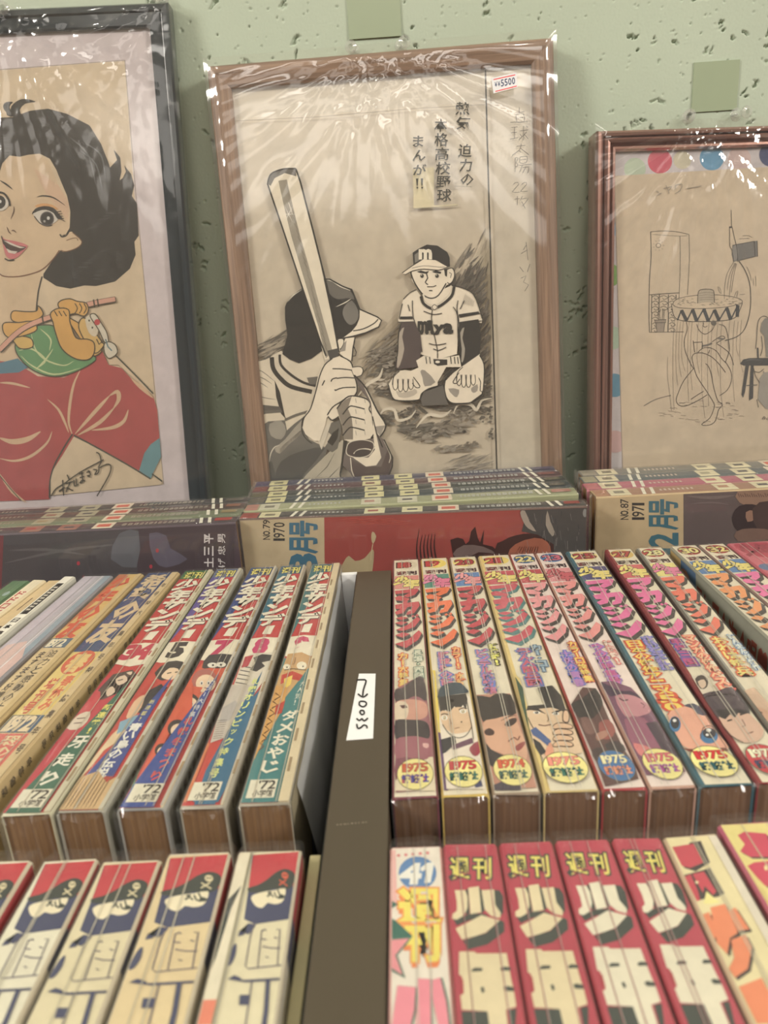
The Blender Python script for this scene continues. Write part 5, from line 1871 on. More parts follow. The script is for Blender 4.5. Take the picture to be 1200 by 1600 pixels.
cv.line([(208, 1510), (220, 1440), (250, 1390), (290, 1375)], 8, (206, 194, 172), sm=4, taper=1)
cv.line([(92, 1180), (100, 1380), (110, 1540), (230, 1715)], 7, INKP)
cv.line([(520, 1110), (470, 1170), (462, 1260), (490, 1320), (540, 1360)], 7, INKP, sm=4)
cv.line([(330, 1180), (360, 1165), (420, 1140), (520, 1110)], 20, G3_, sm=3)
# shirt folds lower right
cv.poly([(420, 1700), (500, 1600), (640, 1460), (780, 1330), (800, 1400), (770, 1560), (740, 1760), (430, 1760)], (172, 160, 138))
for p in ([(640, 1660), (700, 1600), (760, 1540)], [(560, 1640), (660, 1540), (720, 1430)], [(500, 1700), (620, 1600)]):
    cv.line(p, 8, G3_, taper=1)
cv.poly([(650, 1260), (690, 1200), (760, 1180), (770, 1260), (740, 1400), (700, 1430), (640, 1400), (700, 1300)], (100, 94, 84))
cv.poly([(660, 1350), (700, 1280), (750, 1240), (740, 1320), (700, 1380)], INKP)
cv.poly([(590, 1350), (640, 1230), (690, 1200), (640, 1350), (615, 1410)], (214, 200, 176))
cv.line([(800, 1340), (780, 1500), (760, 1600), (770, 1680)], 30, INKP, taper=2)
# hair / cap of the batter
cv.poly([(470, 150), (400, 200), (345, 262), (330, 300), (332, 400), (350, 520), (310, 665), (370, 710), (440, 738), (540, 700), (620, 640), (660, 560), (790, 540), (860, 490), (905, 400), (912, 330), (850, 165), (780, 140), (680, 85), (620, 85), (560, 110)], INKP, 0)
cv.poly([(640, 110), (690, 100), (780, 150), (840, 175), (870, 240), (820, 230), (740, 240), (680, 200)], (92, 86, 76), 2)
cv.poly([(790, 300), (850, 250), (900, 330), (895, 400), (850, 440), (810, 420), (780, 360)], (104, 98, 88), 2)
for k in range(30):
    cv.line([(650 + k * 7, 130 + k * 3), (680 + k * 7, 200 + k * 4)], 5, (128, 120, 106) if k % 2 else (70, 66, 58), new=False, taper=1)
cv.line([(725, 300), (800, 265), (845, 235)], 7, (206, 194, 170), sm=3, taper=1)
cv.line([(350, 262), (400, 205), (470, 160)], 6, (206, 194, 170), taper=1)
cv.line([(640, 88), (700, 100), (760, 140), (840, 172)], 9, (196, 184, 160), sm=3, taper=1)
cv.line([(620, 83), (680, 85), (780, 140), (850, 165), (880, 240), (912, 320)], 12, INKP)
# peak of the cap
cv.poly([(912, 318), (1060, 380), (1080, 410), (1050, 460), (950, 500), (860, 530), (780, 542), (850, 490), (890, 440), (912, 380)], PAP)
cv.line([(912, 318), (1050, 378), (1082, 405), (1060, 455), (960, 500), (860, 528), (785, 542)], 11, INKP)
cv.line([(860, 486), (940, 470), (1020, 430), (1055, 395)], 9, INKP, sm=3)
# cheek, ear and strap
cv.poly([(800, 545), (870, 535), (860, 640), (850, 720), (790, 690), (755, 660)], PAP)
cv.poly([(770, 600), (810, 560), (800, 640), (760, 650)], G2_)
cv.line([(875, 540), (860, 620), (850, 720)], 10, INKP)
cv.line([(862, 600), (885, 650), (880, 680), (855, 682)], 7, INKP)
cv.poly([(735, 560), (765, 545), (790, 560), (780, 600), (750, 625)], PAP, 2)
cv.line([(735, 570), (750, 548), (785, 552), (785, 590), (755, 640)], 5, INKP, sm=3)
# neck shadow
cv.poly([(640, 620), (660, 700), (720, 710), (650, 760), (640, 700)], G1_)
# bat
cv.tf = None
cv.poly([(420, 290), (422, 276), (440, 266), (463, 265), (470, 280), (490, 360), (520, 500), (532, 548), (524, 558), (508, 562), (500, 530), (470, 440), (440, 350)], (196, 182, 156))
cv.poly([(419, 288), (423, 275), (440, 266), (463, 265), (464, 277), (446, 272), (430, 280), (424, 292)], (92, 86, 76))
cv.poly([(436, 284), (449, 282), (460, 330), (470, 370), (490, 440), (506, 500), (520, 548), (510, 560), (498, 510), (480, 450), (456, 370), (444, 320)], (134, 124, 106))
for k in range(26):
    t = k / 25
    cv.line([(446 + 62 * t, 290 + 250 * t), (452 + 62 * t, 300 + 252 * t)], 5, (104, 96, 84), taper=1, new=False)
cv.line([(452, 318), (458, 336)], 1, (226, 214, 190))
for a in range(6):
    cv.line([(452, 336), (452 + 12 * math.cos(a * 1.05), 336 + 14 * math.sin(a * 1.05))], 1, (226, 216, 196), taper=2, new=False)
cv.line([(419, 288), (440, 350), (470, 440), (500, 530), (510, 556)], 2.4, INKP)
cv.line([(463, 265), (470, 285), (490, 362), (512, 450), (530, 550)], 2.6, INKP)
cv.line([(419, 290), (424, 274), (442, 266), (463, 265)], 2.2, INKP, sm=3)
cv.poly([(512, 548), (529, 544), (530, 556), (516, 562)], (66, 62, 56))
# hands
HD = (206, 190, 164)


def T5(x, y): return 380 + x / 5, 590 + y / 5


cv.tf = T5
cv.poly([(590, -20), (620, -90), (700, -150), (760, -170), (840, -130), (860, -70), (880, 0), (890, 100), (860, 150), (800, 160), (740, 200), (660, 290), (640, 380), (600, 490), (560, 490), (490, 440), (465, 380), (480, 300), (540, 200)], HD)
cv.poly([(640, 290), (700, 220), (760, 200), (750, 300), (690, 330)], HD)
for p in ([(700, -70), (780, -68), (855, -58)], [(735, 5), (800, -2), (870, 2)], [(720, 100), (780, 78), (880, 74)], [(700, -150), (640, -100), (600, -10), (575, 90), (530, 240), (480, 310), (465, 380)],
          [(760, -170), (840, -125), (862, -60)], [(640, 20), (620, 60)], [(850, -60), (885, 30), (890, 110), (860, 150)], [(690, 30), (700, 10), (735, 0)], [(720, 100), (720, 90)],
          [(660, 290), (700, 230), (760, 190), (820, 150)], [(665, 300), (700, 330), (750, 300)]):
    cv.line(p, 9, INKP, sm=3)
cv.poly([(855, -80), (920, -85), (938, -60), (930, -20), (890, -8), (862, -30)], HD, 2)
cv.line([(855, -82), (915, -86), (938, -60), (925, -20), (890, -8)], 7, INKP, sm=3)
for k in range(9):
    cv.line([(600 + k * 9, 110 + k * 3), (625 + k * 8, 190 + k * 4)], 3, G2_, new=False, taper=1)
# lower hand with curled fingers
cv.poly([(735, 240), (790, 170), (850, 140), (960, 160), (990, 200), (1000, 270), (1010, 330), (1025, 420), (1000, 470), (960, 480), (840, 500), (790, 480), (775, 380), (750, 300)], HD)
cv.poly([(735, 240), (800, 170), (850, 145), (820, 240), (850, 310), (860, 400), (860, 480), (790, 480), (770, 360)], (120, 108, 92))
for y in (235, 320, 400):
    cv.line([(780, y + 50), (830, y - 10), (870, y - 12), (950, y + 8)], 10, INKP, sm=3)
cv.line([(735, 240), (790, 170), (850, 140), (960, 162), (995, 205), (985, 245), (1010, 290), (1015, 350), (1028, 420), (1000, 470)], 10, INKP, sm=3)
for y in (180, 265, 345, 430):
    for dx in (0, 70):
        cv.line([(880 + dx, y - 20), (885 + dx, y + 15)], 4, G2_, new=False)
# sleeve and right arm
cv.poly([(870, -20), (960, 80), (1050, 260), (1115, 370), (1070, 460), (1100, 480), (1165, 620), (1170, 680), (1130, 790), (870, 800), (840, 740), (780, 680), (790, 600), (820, 520), (1020, 470), (1025, 400), (1005, 300), (990, 190), (900, 60)], (96, 84, 76))
cv.poly([(880, -10), (940, 60), (1000, 190), (1010, 320), (1030, 420), (1075, 460), (1115, 370), (1050, 260), (960, 90)], PAP)
cv.poly([(1020, 380), (1110, 370), (1070, 455)], G2_)
cv.line([(870, -20), (960, 80), (1050, 260), (1115, 370), (1070, 460)], 12, INKP, sm=3)
cv.line([(1010, 300), (1040, 420), (1090, 540)], 10, INKP)
cv.poly([(1015, 330), (1080, 620), (1040, 680), (960, 690), (860, 620), (980, 620), (1030, 560), (1020, 470)], (202, 186, 160), 0)
cv.ell(918, 548, 112, 68, (70, 58, 52), 26, rot=-.12)
cv.line([(808, 560), (830, 505), (920, 482), (1010, 500), (1025, 550)], 6, (196, 182, 158), sm=4)
cv.line([(865, 590), (900, 560), (960, 552), (1000, 560)], 8, (196, 182, 158), sm=4)
cv.ell(930, 585, 60, 30, (60, 52, 48), 18, rot=-.12)
cv.line([(1025, 540), (985, 600), (900, 620), (820, 600), (806, 560)], 6, (196, 182, 158), sm=4)
cv.poly([(840, 630), (960, 690), (1080, 690), (1130, 560), (1160, 640), (1130, 785), (870, 795)], (78, 64, 58))
cv.line([(840, 620), (850, 720), (880, 800)], 7, (196, 182, 158))
cv.line([(1100, 490), (1150, 600), (1140, 660)], 6, (196, 182, 158), sm=3)
cv.line([(1100, 480), (1168, 620), (1165, 690), (1125, 795), (870, 802)], 10, INKP)

# kneeling team-mate
cv.tf = lambda x, y: (590 + x / 6, 360 + y / 6)
cv.poly([(690, 520), (760, 530), (880, 590), (930, 680), (975, 830), (970, 870), (850, 850), (760, 870), (740, 1160), (560, 1210), (400, 1160), (350, 870), (200, 870), (190, 830), (240, 650), (360, 560), (420, 640)], PAP)
# face
cv.poly([(320, 390), (360, 370), (620, 370), (700, 380), (712, 430), (680, 500), (640, 520), (600, 590), (520, 640), (440, 620), (370, 540), (320, 470)], (208, 192, 166))
cv.line([(310, 395), (330, 460), (370, 535), (430, 610), (500, 640), (570, 610), (640, 500)], 12, INKP, sm=3)
cv.ell(680, 428, 36, 70, (208, 192, 166), 18)
cv.line([(648, 370), (700, 360), (718, 420), (700, 480), (670, 505), (650, 490)], 8, INKP, sm=3)
cv.line([(668, 400), (690, 410), (680, 450)], 6, INKP)
cv.poly([(620, 370), (650, 365), (648, 440), (630, 430)], INKP)
for x in (415, 555):
    cv.poly([(x - 50, 392), (x - 10, 380), (x + 40, 395), (x + 34, 412), (x - 20, 404)], INKP)
    cv.ell(x, 432, 26, 22, (190, 176, 150), 12)
    cv.ell(x, 432, 17, 19, INKP, 12)
    cv.ell(x - 5, 424, 5, 5, (220, 206, 180), 8)
cv.poly([(440, 395), (480, 385), (465, 410)], INKP)
cv.line([(450, 400), (468, 450), (445, 490), (472, 512)], 10, INKP, sm=2)
cv.line([(462, 532), (520, 532), (548, 520)], 8, INKP)
cv.line([(480, 568), (512, 568)], 9, INKP)
# cap
cv.poly([(328, 215), (380, 180), (460, 140), (560, 150), (650, 210), (672, 260), (675, 345), (640, 350), (560, 290), (420, 280), (335, 330)], INKP)
cv.poly([(345, 235), (400, 195), (400, 280), (350, 310)], (110, 104, 92))
cv.char('m', 392, 190, 108, 80, (206, 192, 166), .05)
cv.poly([(228, 405), (300, 350), (420, 278), (540, 285), (648, 345), (640, 362), (560, 378), (400, 370), (300, 395), (262, 420)], (200, 184, 158))
cv.line([(262, 420), (228, 406), (320, 340), (420, 278)], 8, INKP)
cv.line([(262, 420), (330, 385), (430, 368), (570, 378), (646, 352)], 8, INKP, sm=3)
cv.line([(320, 360), (430, 338), (560, 348), (630, 350)], 5, G3_, sm=3)
# collar, buttons, folds
cv.line([(405, 620), (430, 690), (510, 735), (600, 700), (690, 620), (715, 530)], 26, INKP, sm=4)
cv.line([(425, 600), (450, 660), (515, 700), (590, 665), (660, 590), (690, 520)], 16, PAP, sm=4)
cv.ell(530, 722, 30, 28, PAP, 14)
cv.line([(505, 722), (530, 698), (556, 722), (530, 748), (505, 722)], 6, INKP, sm=3)
for p in ([(510, 750), (505, 870), (555, 1100), (560, 1200)], [(240, 650), (300, 590), (362, 560)], [(232, 690), (200, 830)], [(690, 520), (780, 540), (880, 590), (930, 680), (975, 830)], [(325, 660), (330, 800), (350, 870), (400, 1040), (415, 1140)],
          [(285, 700), (300, 760)], [(750, 660), (740, 740), (760, 870)], [(810, 660), (770, 740)], [(430, 760), (520, 790), (600, 780)], [(705, 720), (745, 800), (750, 1000), (770, 1180)], [(520, 1110), (570, 1125), (640, 1095)], [(480, 1060), (550, 1075), (640, 1060)]):
    cv.line(p, 8, INKP, sm=3, taper=0)
for k in range(9):
    cv.line([(820 + k * 10, 600 + k * 8), (790 + k * 12, 690 + k * 3)], 3, G2_, new=False)
for k in range(7):
    cv.line([(640 + k * 14, 1000 + k * 4), (690 + k * 10, 960 + k * 2)], 6, G1_, new=False, taper=1)
cv.poly([(212, 810), (325, 808), (330, 832), (208, 835)], INKP)
cv.poly([(755, 790), (940, 762), (955, 785), (765, 820)], INKP)
cv.line([(195, 862), (340, 858)], 7, INKP)
cv.line([(760, 868), (970, 850)], 7, INKP)
# jersey lettering
for i, (ch, x, y) in enumerate((('m', 380, 860), ('i', 470, 850), ('y', 530, 890), ('a', 620, 880))):
    cv.char(ch, x, y, (80, 34, 84, 76)[i], 84, INKP, .05)
for i in range(4):
    cv.ell(410 + i * 50, 956, 18, 22, INKP, 10)
# forearms
cv.tf = lambda x, y: (590 + x / 6, 490 + y / 6)
cv.poly([(225, 80), (345, 80), (400, 200), (415, 330), (370, 500), (200, 520), (170, 500), (190, 350), (195, 200)], (72, 60, 56))
cv.poly([(205, 180), (250, 130), (230, 220), (250, 330), (210, 480), (180, 500), (195, 330)], (150, 136, 118), 2)
cv.line([(222, 90), (195, 200), (190, 360), (165, 510), (200, 525)], 9, INKP, sm=3)
cv.poly([(765, 80), (940, 55), (965, 200), (955, 330), (930, 490), (800, 480), (770, 470), (775, 330), (755, 200)], INKP)
cv.poly([(770, 180), (810, 130), (790, 230), (815, 330), (800, 440), (780, 450), (785, 330)], (140, 130, 114), 2)
cv.line([(765, 90), (755, 200), (775, 350), (770, 480)], 9, INKP, sm=3)
# belt and trousers
cv.poly([(360, 440), (430, 395), (560, 425), (760, 390), (780, 500), (640, 500), (560, 640), (470, 690), (400, 560)], PAP)
cv.poly([(430, 395), (560, 425), (755, 400), (755, 470), (560, 500), (440, 440)], (196, 182, 158))
cv.poly([(520, 425), (650, 430), (650, 480), (560, 490), (525, 470)], INKP)
cv.ell(560, 452, 22, 12, (214, 200, 176), 12)
for x in (450, 485, 680, 715, 745):
    cv.line([(x, 405), (x + 8, 470)], 9, INKP)
# knees
cv.poly([(105, 660), (140, 600), (350, 520), (430, 480), (560, 620), (560, 670), (480, 700), (400, 760), (390, 800), (280, 812), (165, 805), (130, 760)], PAP)
cv.line([(100, 660), (130, 760), (165, 806), (290, 814), (390, 802), (410, 750), (480, 700), (610, 665)], 11, INKP, sm=3)
cv.poly([(400, 540), (440, 530), (540, 640), (440, 680), (420, 600)], G2_, 2)
cv.poly([(170, 700), (230, 740), (340, 700), (370, 740), (300, 780), (200, 780)], G1_, 2)
cv.poly([(625, 640), (700, 560), (780, 500), (950, 380), (990, 450), (995, 600), (980, 740), (860, 830), (700, 835), (650, 800), (630, 720)], PAP)
cv.line([(700, 520), (640, 600), (622, 690), (640, 780), (700, 836), (860, 832), (970, 760), (992, 600), (990, 470), (950, 390)], 11, INKP, sm=3)
cv.poly([(660, 700), (760, 710), (740, 780), (700, 760)], G2_, 2)
cv.poly([(870, 700), (930, 660), (930, 720), (890, 740)], G2_, 2)
cv.line([(940, 600), (960, 640), (955, 720), (985, 730)], 8, INKP, sm=2)
cv.poly([(430, 730), (610, 670), (640, 800), (660, 850), (420, 860), (400, 800)], (84, 78, 70))


def fist(cx, cy, w, h, flip):
    cv.poly([(cx - w / 2, cy + h * .2), (cx - w * .45, cy - h * .2), (cx - w * .2, cy - h * .5), (cx + w * .25, cy - h * .5), (cx + w * .5, cy - h * .1), (cx + w * .5, cy + h * .3), (cx + w * .2, cy + h * .5), (cx - w * .3, cy + h * .5)], HD, 2)
    for i in range(4):
        x = cx - w * .38 + i * w * .22
        y = cy + h * (.28, .36, .36, .26)[i]
        cv.line([(x - w * .09, cy - h * .1), (x - w * .10, y), (x, y + h * .16), (x + w * .10, y), (x + w * .08, cy - h * .1)], 7, INKP, sm=3)
    t = -1 if flip else 1
    cv.line([(cx + t * w * .38, cy - h * .2), (cx + t * w * .66, cy + h * .25), (cx + t * w * .5, cy + h * .32), (cx + t * w * .34, cy + h * .1)], 8, INKP, sm=3)
    cv.line([(cx - w * .5, cy + h * .2), (cx - w * .45, cy - h * .2), (cx - w * .2, cy - h * .48)], 7, INKP, sm=3)


fist(250, 630, 220, 190, False)
fist(835, 590, 200, 190, True)
cv.tf = None
# printed and pencilled lettering
T8 = lambda x, y: (640 + x / 5.4545, 110 + y / 5.4545)
cv.tf = T8
LT = (62, 60, 54)
for ch, x, y, w, h in (('熱', 390, 290, 118, 105), ('気', 395, 415, 118, 105), ('迫', 412, 645, 110, 108), ('力', 425, 770, 100, 105), ('の', 432, 895, 105, 95),
                       ('本', 212, 432, 100, 105), ('格', 212, 552, 110, 110), ('高', 218, 675, 110, 105), ('校', 222, 795, 118, 105), ('野', 228, 915, 115, 100), ('球', 232, 1025, 118, 105),
                       ('ま', 28, 575, 85, 95), ('ん', 28, 695, 105, 90), ('が', 32, 815, 105, 90)):
    cv.char(ch, x, y, w, h, LT, .016, skew=-.06)
for x in (62, 102):
    cv.poly([(x - 10, 935), (x + 12, 933), (x + 6, 995), (x - 2, 995)], LT)
    cv.ell(x + 3, 1012, 8, 9, LT, 8)
for x, y in ((520, 310), (530, 450), (545, 660), (550, 700), (560, 760), (345, 460), (345, 560), (350, 690), (350, 720), (352, 830), (360, 945), (370, 1030), (372, 1060), (375, 1095)):
    cv.line([(x - 6, y), (x + 6, y + 4), (x - 2, y + 14)], 3, (140, 132, 116), new=False)
PC = (104, 95, 84)
for st in ([(890, 380), (970, 372)], [(925, 335), (925, 390)], [(900, 395), (905, 460), (965, 455), (960, 390), (900, 395)], [(905, 425), (960, 420)], [(850, 462), (995, 455)],
           [(860, 505), (910, 500)], [(885, 505), (885, 600)], [(855, 550), (905, 545)], [(845, 605), (915, 590)], [(925, 535), (1000, 525)], [(960, 490), (962, 610), (950, 600)], [(930, 560), (945, 580)], [(985, 545), (920, 610)], [(965, 560), (1000, 600)], [(985, 490), (995, 505)],
           [(900, 665), (975, 655)], [(940, 640), (930, 690), (865, 740)], [(935, 680), (1005, 735)], [(925, 700), (935, 715)],
           [(890, 760), (890, 880)], [(890, 765), (915, 760), (900, 800), (915, 825), (890, 840)], [(930, 755), (990, 750), (985, 800), (930, 805), (930, 755)], [(930, 780), (985, 775)], [(925, 825), (1030, 815)], [(950, 825), (930, 880)], [(950, 845), (1005, 840), (995, 890)], [(975, 845), (955, 890)],
           [(875, 985), (900, 968), (920, 985), (865, 1050), (925, 1050)], [(945, 985), (970, 968), (988, 985), (935, 1045), (995, 1042)],
           [(885, 1110), (930, 1105)], [(908, 1085), (908, 1160)], [(950, 1085), (935, 1120)], [(945, 1110), (1000, 1105), (950, 1170)], [(945, 1130), (975, 1190)]):
    cv.line(st, 5, PC, sm=2)
for st in ([(820, 385), (816, 392)], [(812, 398), (822, 392)], [(820, 380), (823, 408)], [(810, 418), (816, 426)], [(826, 414), (822, 426)], [(812, 436), (820, 432), (816, 442), (824, 446), (818, 456)]):
    cv.tf = None
    cv.line(st, 1.0, PC)
cv.tf = None
cv.build('printed_artwork', fb.root)
# the price sticker on the bag
st = fb.canvas(-.0068)
st.poly([(767.5, 122), (807, 113), (809, 136), (771, 146)], (226, 222, 214))
st.line([(771, 124.5), (805, 117)], 1.6, (206, 62, 56))
st.line([(774, 143), (807.5, 134.5)], 1.6, (206, 62, 56))
st.tf = lambda x, y: (773 + x * .98 + y * .06, 131.0 - x * .19 + y)
x = 0
for ch in '¥¥5500':
    ww = 3.6 if ch == '¥' else 4.6
    st.char(ch, x, -2.6 if ch == '¥' else -4.2, ww, 7.5 if ch == '¥' else 10.5, (52, 62, 92), .012)
    x += ww + 1.3
st.tf = None
st.build('price_sticker', fb.root)
fb.film([(553, 84), (625, 78)], 3, .0046)

# ---- black frame with the portrait
fk = Frame('framed_picture', 'glossy black frame holding a manga portrait of a dark-haired woman in red', ((262, 2), (323, 772), 1), .300, None, .015,
           [(0, .015), (0, .002), (.0015, 0), (.0055, -.0004), (.0065, .0016), (.0150, .0022), (.0165, .003), (.0168, .015)], (M_BF, M_BF), backing=(196, 182, 184))
cv = fk.canvas()
cv.rect(-260, -60, 330, 900, (198, 184, 186))
cv.poly([(-260, 130), (0, 110), (100, 102), (195, 95), (210, 300), (228, 460), (246, 640), (255, 757), (0, 783), (-260, 810)], (214, 190, 158))
K2 = (44, 43, 41)
cv.line([(-100, 115), (0, 109), (195, 94), (212, 300), (256, 757)], 1.2, (150, 132, 120))
# skin
SK = (216, 186, 150)
cv.poly([(-60, 330), (-40, 270), (0, 265), (10, 245), (32, 242), (50, 238), (75, 250), (92, 290), (108, 315), (110, 340), (109, 362), (104, 380), (92, 400), (66, 420), (30, 432), (8, 432), (-20, 410)], SK)
cv.poly([(-60, 420), (10, 432), (66, 420), (60, 460), (57, 490), (40, 520), (28, 560), (10, 566), (-60, 560)], SK)
cv.poly([(52, 262), (92, 290), (108, 318), (106, 345), (70, 300)], (214, 176, 144))
# hair
cv.poly([(-60, 200), (0, 184), (20, 183), (48, 173), (75, 170), (105, 178), (140, 196), (158, 225), (170, 255), (172, 262), (183, 250), (179, 238), (178, 234), (188, 246), (190, 268), (187, 282), (192, 278), (197, 268), (194, 258), (205, 272), (210, 290), (206, 306), (214, 318), (217, 368), (210, 378), (212, 398), (203, 420), (180, 440), (150, 447), (132, 446), (110, 451), (88, 447), (68, 434), (68, 428), (80, 410), (94, 392), (108, 392), (122, 384), (128, 376), (112, 362), (107, 370), (96, 368), (103, 366), (109, 356), (110, 330), (105, 306), (96, 285), (88, 265), (78, 248), (62, 240), (44, 242), (31, 245), (15, 243), (4, 255), (-10, 300), (-60, 320)], K2)
for st_ in ([(22, 182), (12, 172), (10, 164), (20, 160)], [(33, 182), (24, 176), (22, 168), (36, 158), (55, 159)]):
    cv.line(st_[::-1], 9, K2, sm=4, taper=1)
cv.poly([(11, 180), (10, 165), (19, 160), (15, 168), (22, 182)], K2, 2)
cv.poly([(22, 184), (22, 170), (36, 158), (56, 159), (40, 162), (31, 172), (34, 182)], K2, 2)
HL = (104, 104, 104)
cv.lay()
for (x0, y0, x1, y1, n) in ((62, 185, 82, 228, 14), (0, 190, 12, 240, 10), (140, 360, 176, 330, 20), (100, 440, 165, 388, 26), (186, 395, 188, 420, 10), (150, 437, 158, 418, 8), (192, 350, 196, 380, 8)):
    for k in range(n):
        t = k / n
        x, y = x0 + (x1 - x0) * t, y0 + (y1 - y0) * t
        cv.line([(x - 5, y + rr.uniform(-2, 2)), (x + 5 + rr.uniform(0, 5), y + rr.uniform(-1, 3))], rr.uniform(1.2, 2.4), HL, taper=1, new=False)
for (x0, y0, x1, y1) in ((110, 215, 150, 290), (125, 235, 160, 300), (135, 225, 165, 280)):
    cv.line([(x0, y0), ((x0 + x1) / 2 + 8, (y0 + y1) / 2 - 10), (x1, y1)], 2.4, (96, 98, 98), sm=4, taper=1)
# ear
cv.poly([(96, 392), (94, 376), (104, 366), (113, 362), (128, 378), (122, 386), (104, 393)], SK, 2)
cv.line([(113, 363), (128, 377), (121, 387), (104, 393), (95, 391)], 1.6, (120, 84, 60), sm=3)
cv.line([(104, 376), (112, 373), (120, 372), (122, 376)], 1.4, (120, 84, 60), sm=2)
cv.line([(109, 360), (104, 368), (97, 370), (94, 366)], 2.2, K2, sm=3)
# jaw, neck
cv.line([(0, 428), (8, 432), (30, 432), (52, 427), (68, 420), (84, 404), (93, 391)], 1.8, (120, 80, 60), sm=3)
cv.line([(66, 432), (60, 456), (57, 485)], 2.0, K2, sm=2)
# features
for st_, w, c in (([(58, 308), (68, 306), (84, 309), (102, 321)], 2.2, K2), ([(0, 282), (10, 288), (20, 296)], 2.6, K2), ([(22, 322), (22, 330), (17, 343)], 1.6, (90, 60, 50)), ([(11, 354), (14, 362), (18, 366)], 1.6, (90, 60, 50)), ([(18, 361), (22, 360), (26, 364)], 1.4, (90, 60, 50))):
    cv.line(st_, w, c, sm=3, taper=1)
cv.poly([(55, 322), (66, 318), (82, 320), (92, 328), (78, 325), (62, 325)], (214, 156, 100), 2)
cv.poly([(52, 334), (58, 328), (72, 326), (86, 330), (92, 340), (86, 348), (74, 352), (62, 348)], (214, 204, 190), 2)
cv.poly([(50, 335), (56, 326), (70, 322), (84, 325), (92, 334), (98, 342), (90, 342), (84, 333), (72, 328), (60, 330)], K2, 2)
cv.line([(54, 338), (62, 348), (72, 353), (82, 352)], 1.4, K2, sm=3)
cv.ell(74, 342, 11, 11.5, (92, 86, 84), 18)
cv.ell(74, 342, 9.5, 10, K2, 18)
cv.ell(76, 341, 2.4, 2.8, (236, 228, 216), 10)
cv.ell(70, 346, 2, 2, (150, 146, 140), 8)
cv.ell(0, 318, 14, 12, (214, 204, 190), 16)
cv.ell(0, 316, 9.5, 10.5, K2, 16)
cv.ell(1, 315, 2.2, 2.6, (236, 228, 216), 8)
cv.line([(-8, 300), (6, 302), (14, 312), (16, 322)], 3, K2, sm=3)
for k in range(5):
    cv.line([(86 + k * 2, 332 + k * 2.5), (96 + k * 1.5, 330 + k * 4)], 1, K2, new=False)
cv.poly([(3, 370), (8, 374), (20, 376), (32, 379), (44, 384), (38, 392), (28, 402), (18, 405), (10, 400), (6, 386)], (196, 110, 112), 2)
cv.poly([(5, 374), (16, 380), (28, 384), (42, 386), (34, 392), (24, 396), (12, 392)], (70, 50, 48), 2)
cv.poly([(6, 376), (18, 383), (32, 388), (40, 387), (28, 384), (14, 378)], (226, 214, 198))
cv.poly([(10, 388), (18, 392), (28, 393), (24, 397), (14, 395)], (220, 206, 190))
cv.line([(8, 404), (14, 407), (23, 406)], 2, K2, sm=2)
cv.line([(3, 369), (6, 380), (12, 388)], 1.6, K2)
# tunic
RD = (170, 72, 72)
cv.poly([(-60, 560), (28, 566), (34, 572), (60, 588), (100, 590), (130, 576), (160, 548), (170, 570), (190, 575), (206, 592), (240, 620), (246, 640), (250, 690), (242, 705), (218, 735), (160, 704), (116, 682), (100, 712), (80, 740), (78, 780), (0, 783), (-60, 790)], RD)
cv.poly([(-60, 564), (0, 567), (28, 560), (44, 574), (30, 582), (0, 584), (-60, 582)], (82, 122, 140))
CRH = (214, 176, 140)
for st_, w in (([(126, 578), (116, 600), (110, 630), (108, 660), (114, 680)], 4.5), ([(0, 598), (20, 599), (48, 606)], 4), ([(75, 624), (92, 640), (102, 660), (108, 676)], 4), ([(0, 684), (20, 690), (44, 686), (64, 674)], 9), ([(0, 716), (24, 720), (50, 712), (74, 692), (82, 674)], 4.5), ([(0, 740), (20, 768), (42, 785)], 5),
              ([(144, 672), (176, 668), (194, 658), (201, 640)], 6), ([(206, 592), (222, 606), (240, 622)], 6), ([(118, 678), (150, 642), (172, 618)], 6), ([(122, 680), (156, 660), (180, 636)], 6), ([(172, 618), (184, 612), (186, 624), (178, 638)], 7)):
    cv.line(st_, w, CRH, sm=4, taper=1)
cv.poly([(164, 548), (172, 570), (186, 570), (206, 588), (238, 616), (244, 618), (180, 556)], (214, 188, 156))
cv.poly([(116, 682), (160, 704), (236, 748), (254, 752), (252, 757), (80, 774), (80, 740), (98, 712)], (214, 190, 158))
cv.poly([(250, 684), (252, 714), (240, 738), (236, 748), (218, 735), (226, 708), (236, 694)], (96, 140, 148))
for st_, w in (([(114, 678), (100, 700), (86, 726), (79, 750), (78, 778)], 2.2), ([(116, 680), (150, 698), (200, 726), (236, 748)], 2.4), ([(238, 740), (254, 752)], 2.2), ([(182, 556), (210, 584), (240, 615)], 2.2), ([(0, 742), (18, 764), (34, 782)], 1.2)):
    cv.line(st_, w, (66, 70, 62), sm=3)
# small shell-backed creature swinging on a rod
OC, GC = (206, 154, 82), (92, 140, 92)
KL = (70, 64, 50)


def shape(pts, col, w=1.8):
    p = smooth(pts, True, 4)
    cv.poly(p, col)
    cv.line(p, w, KL, closed=True)


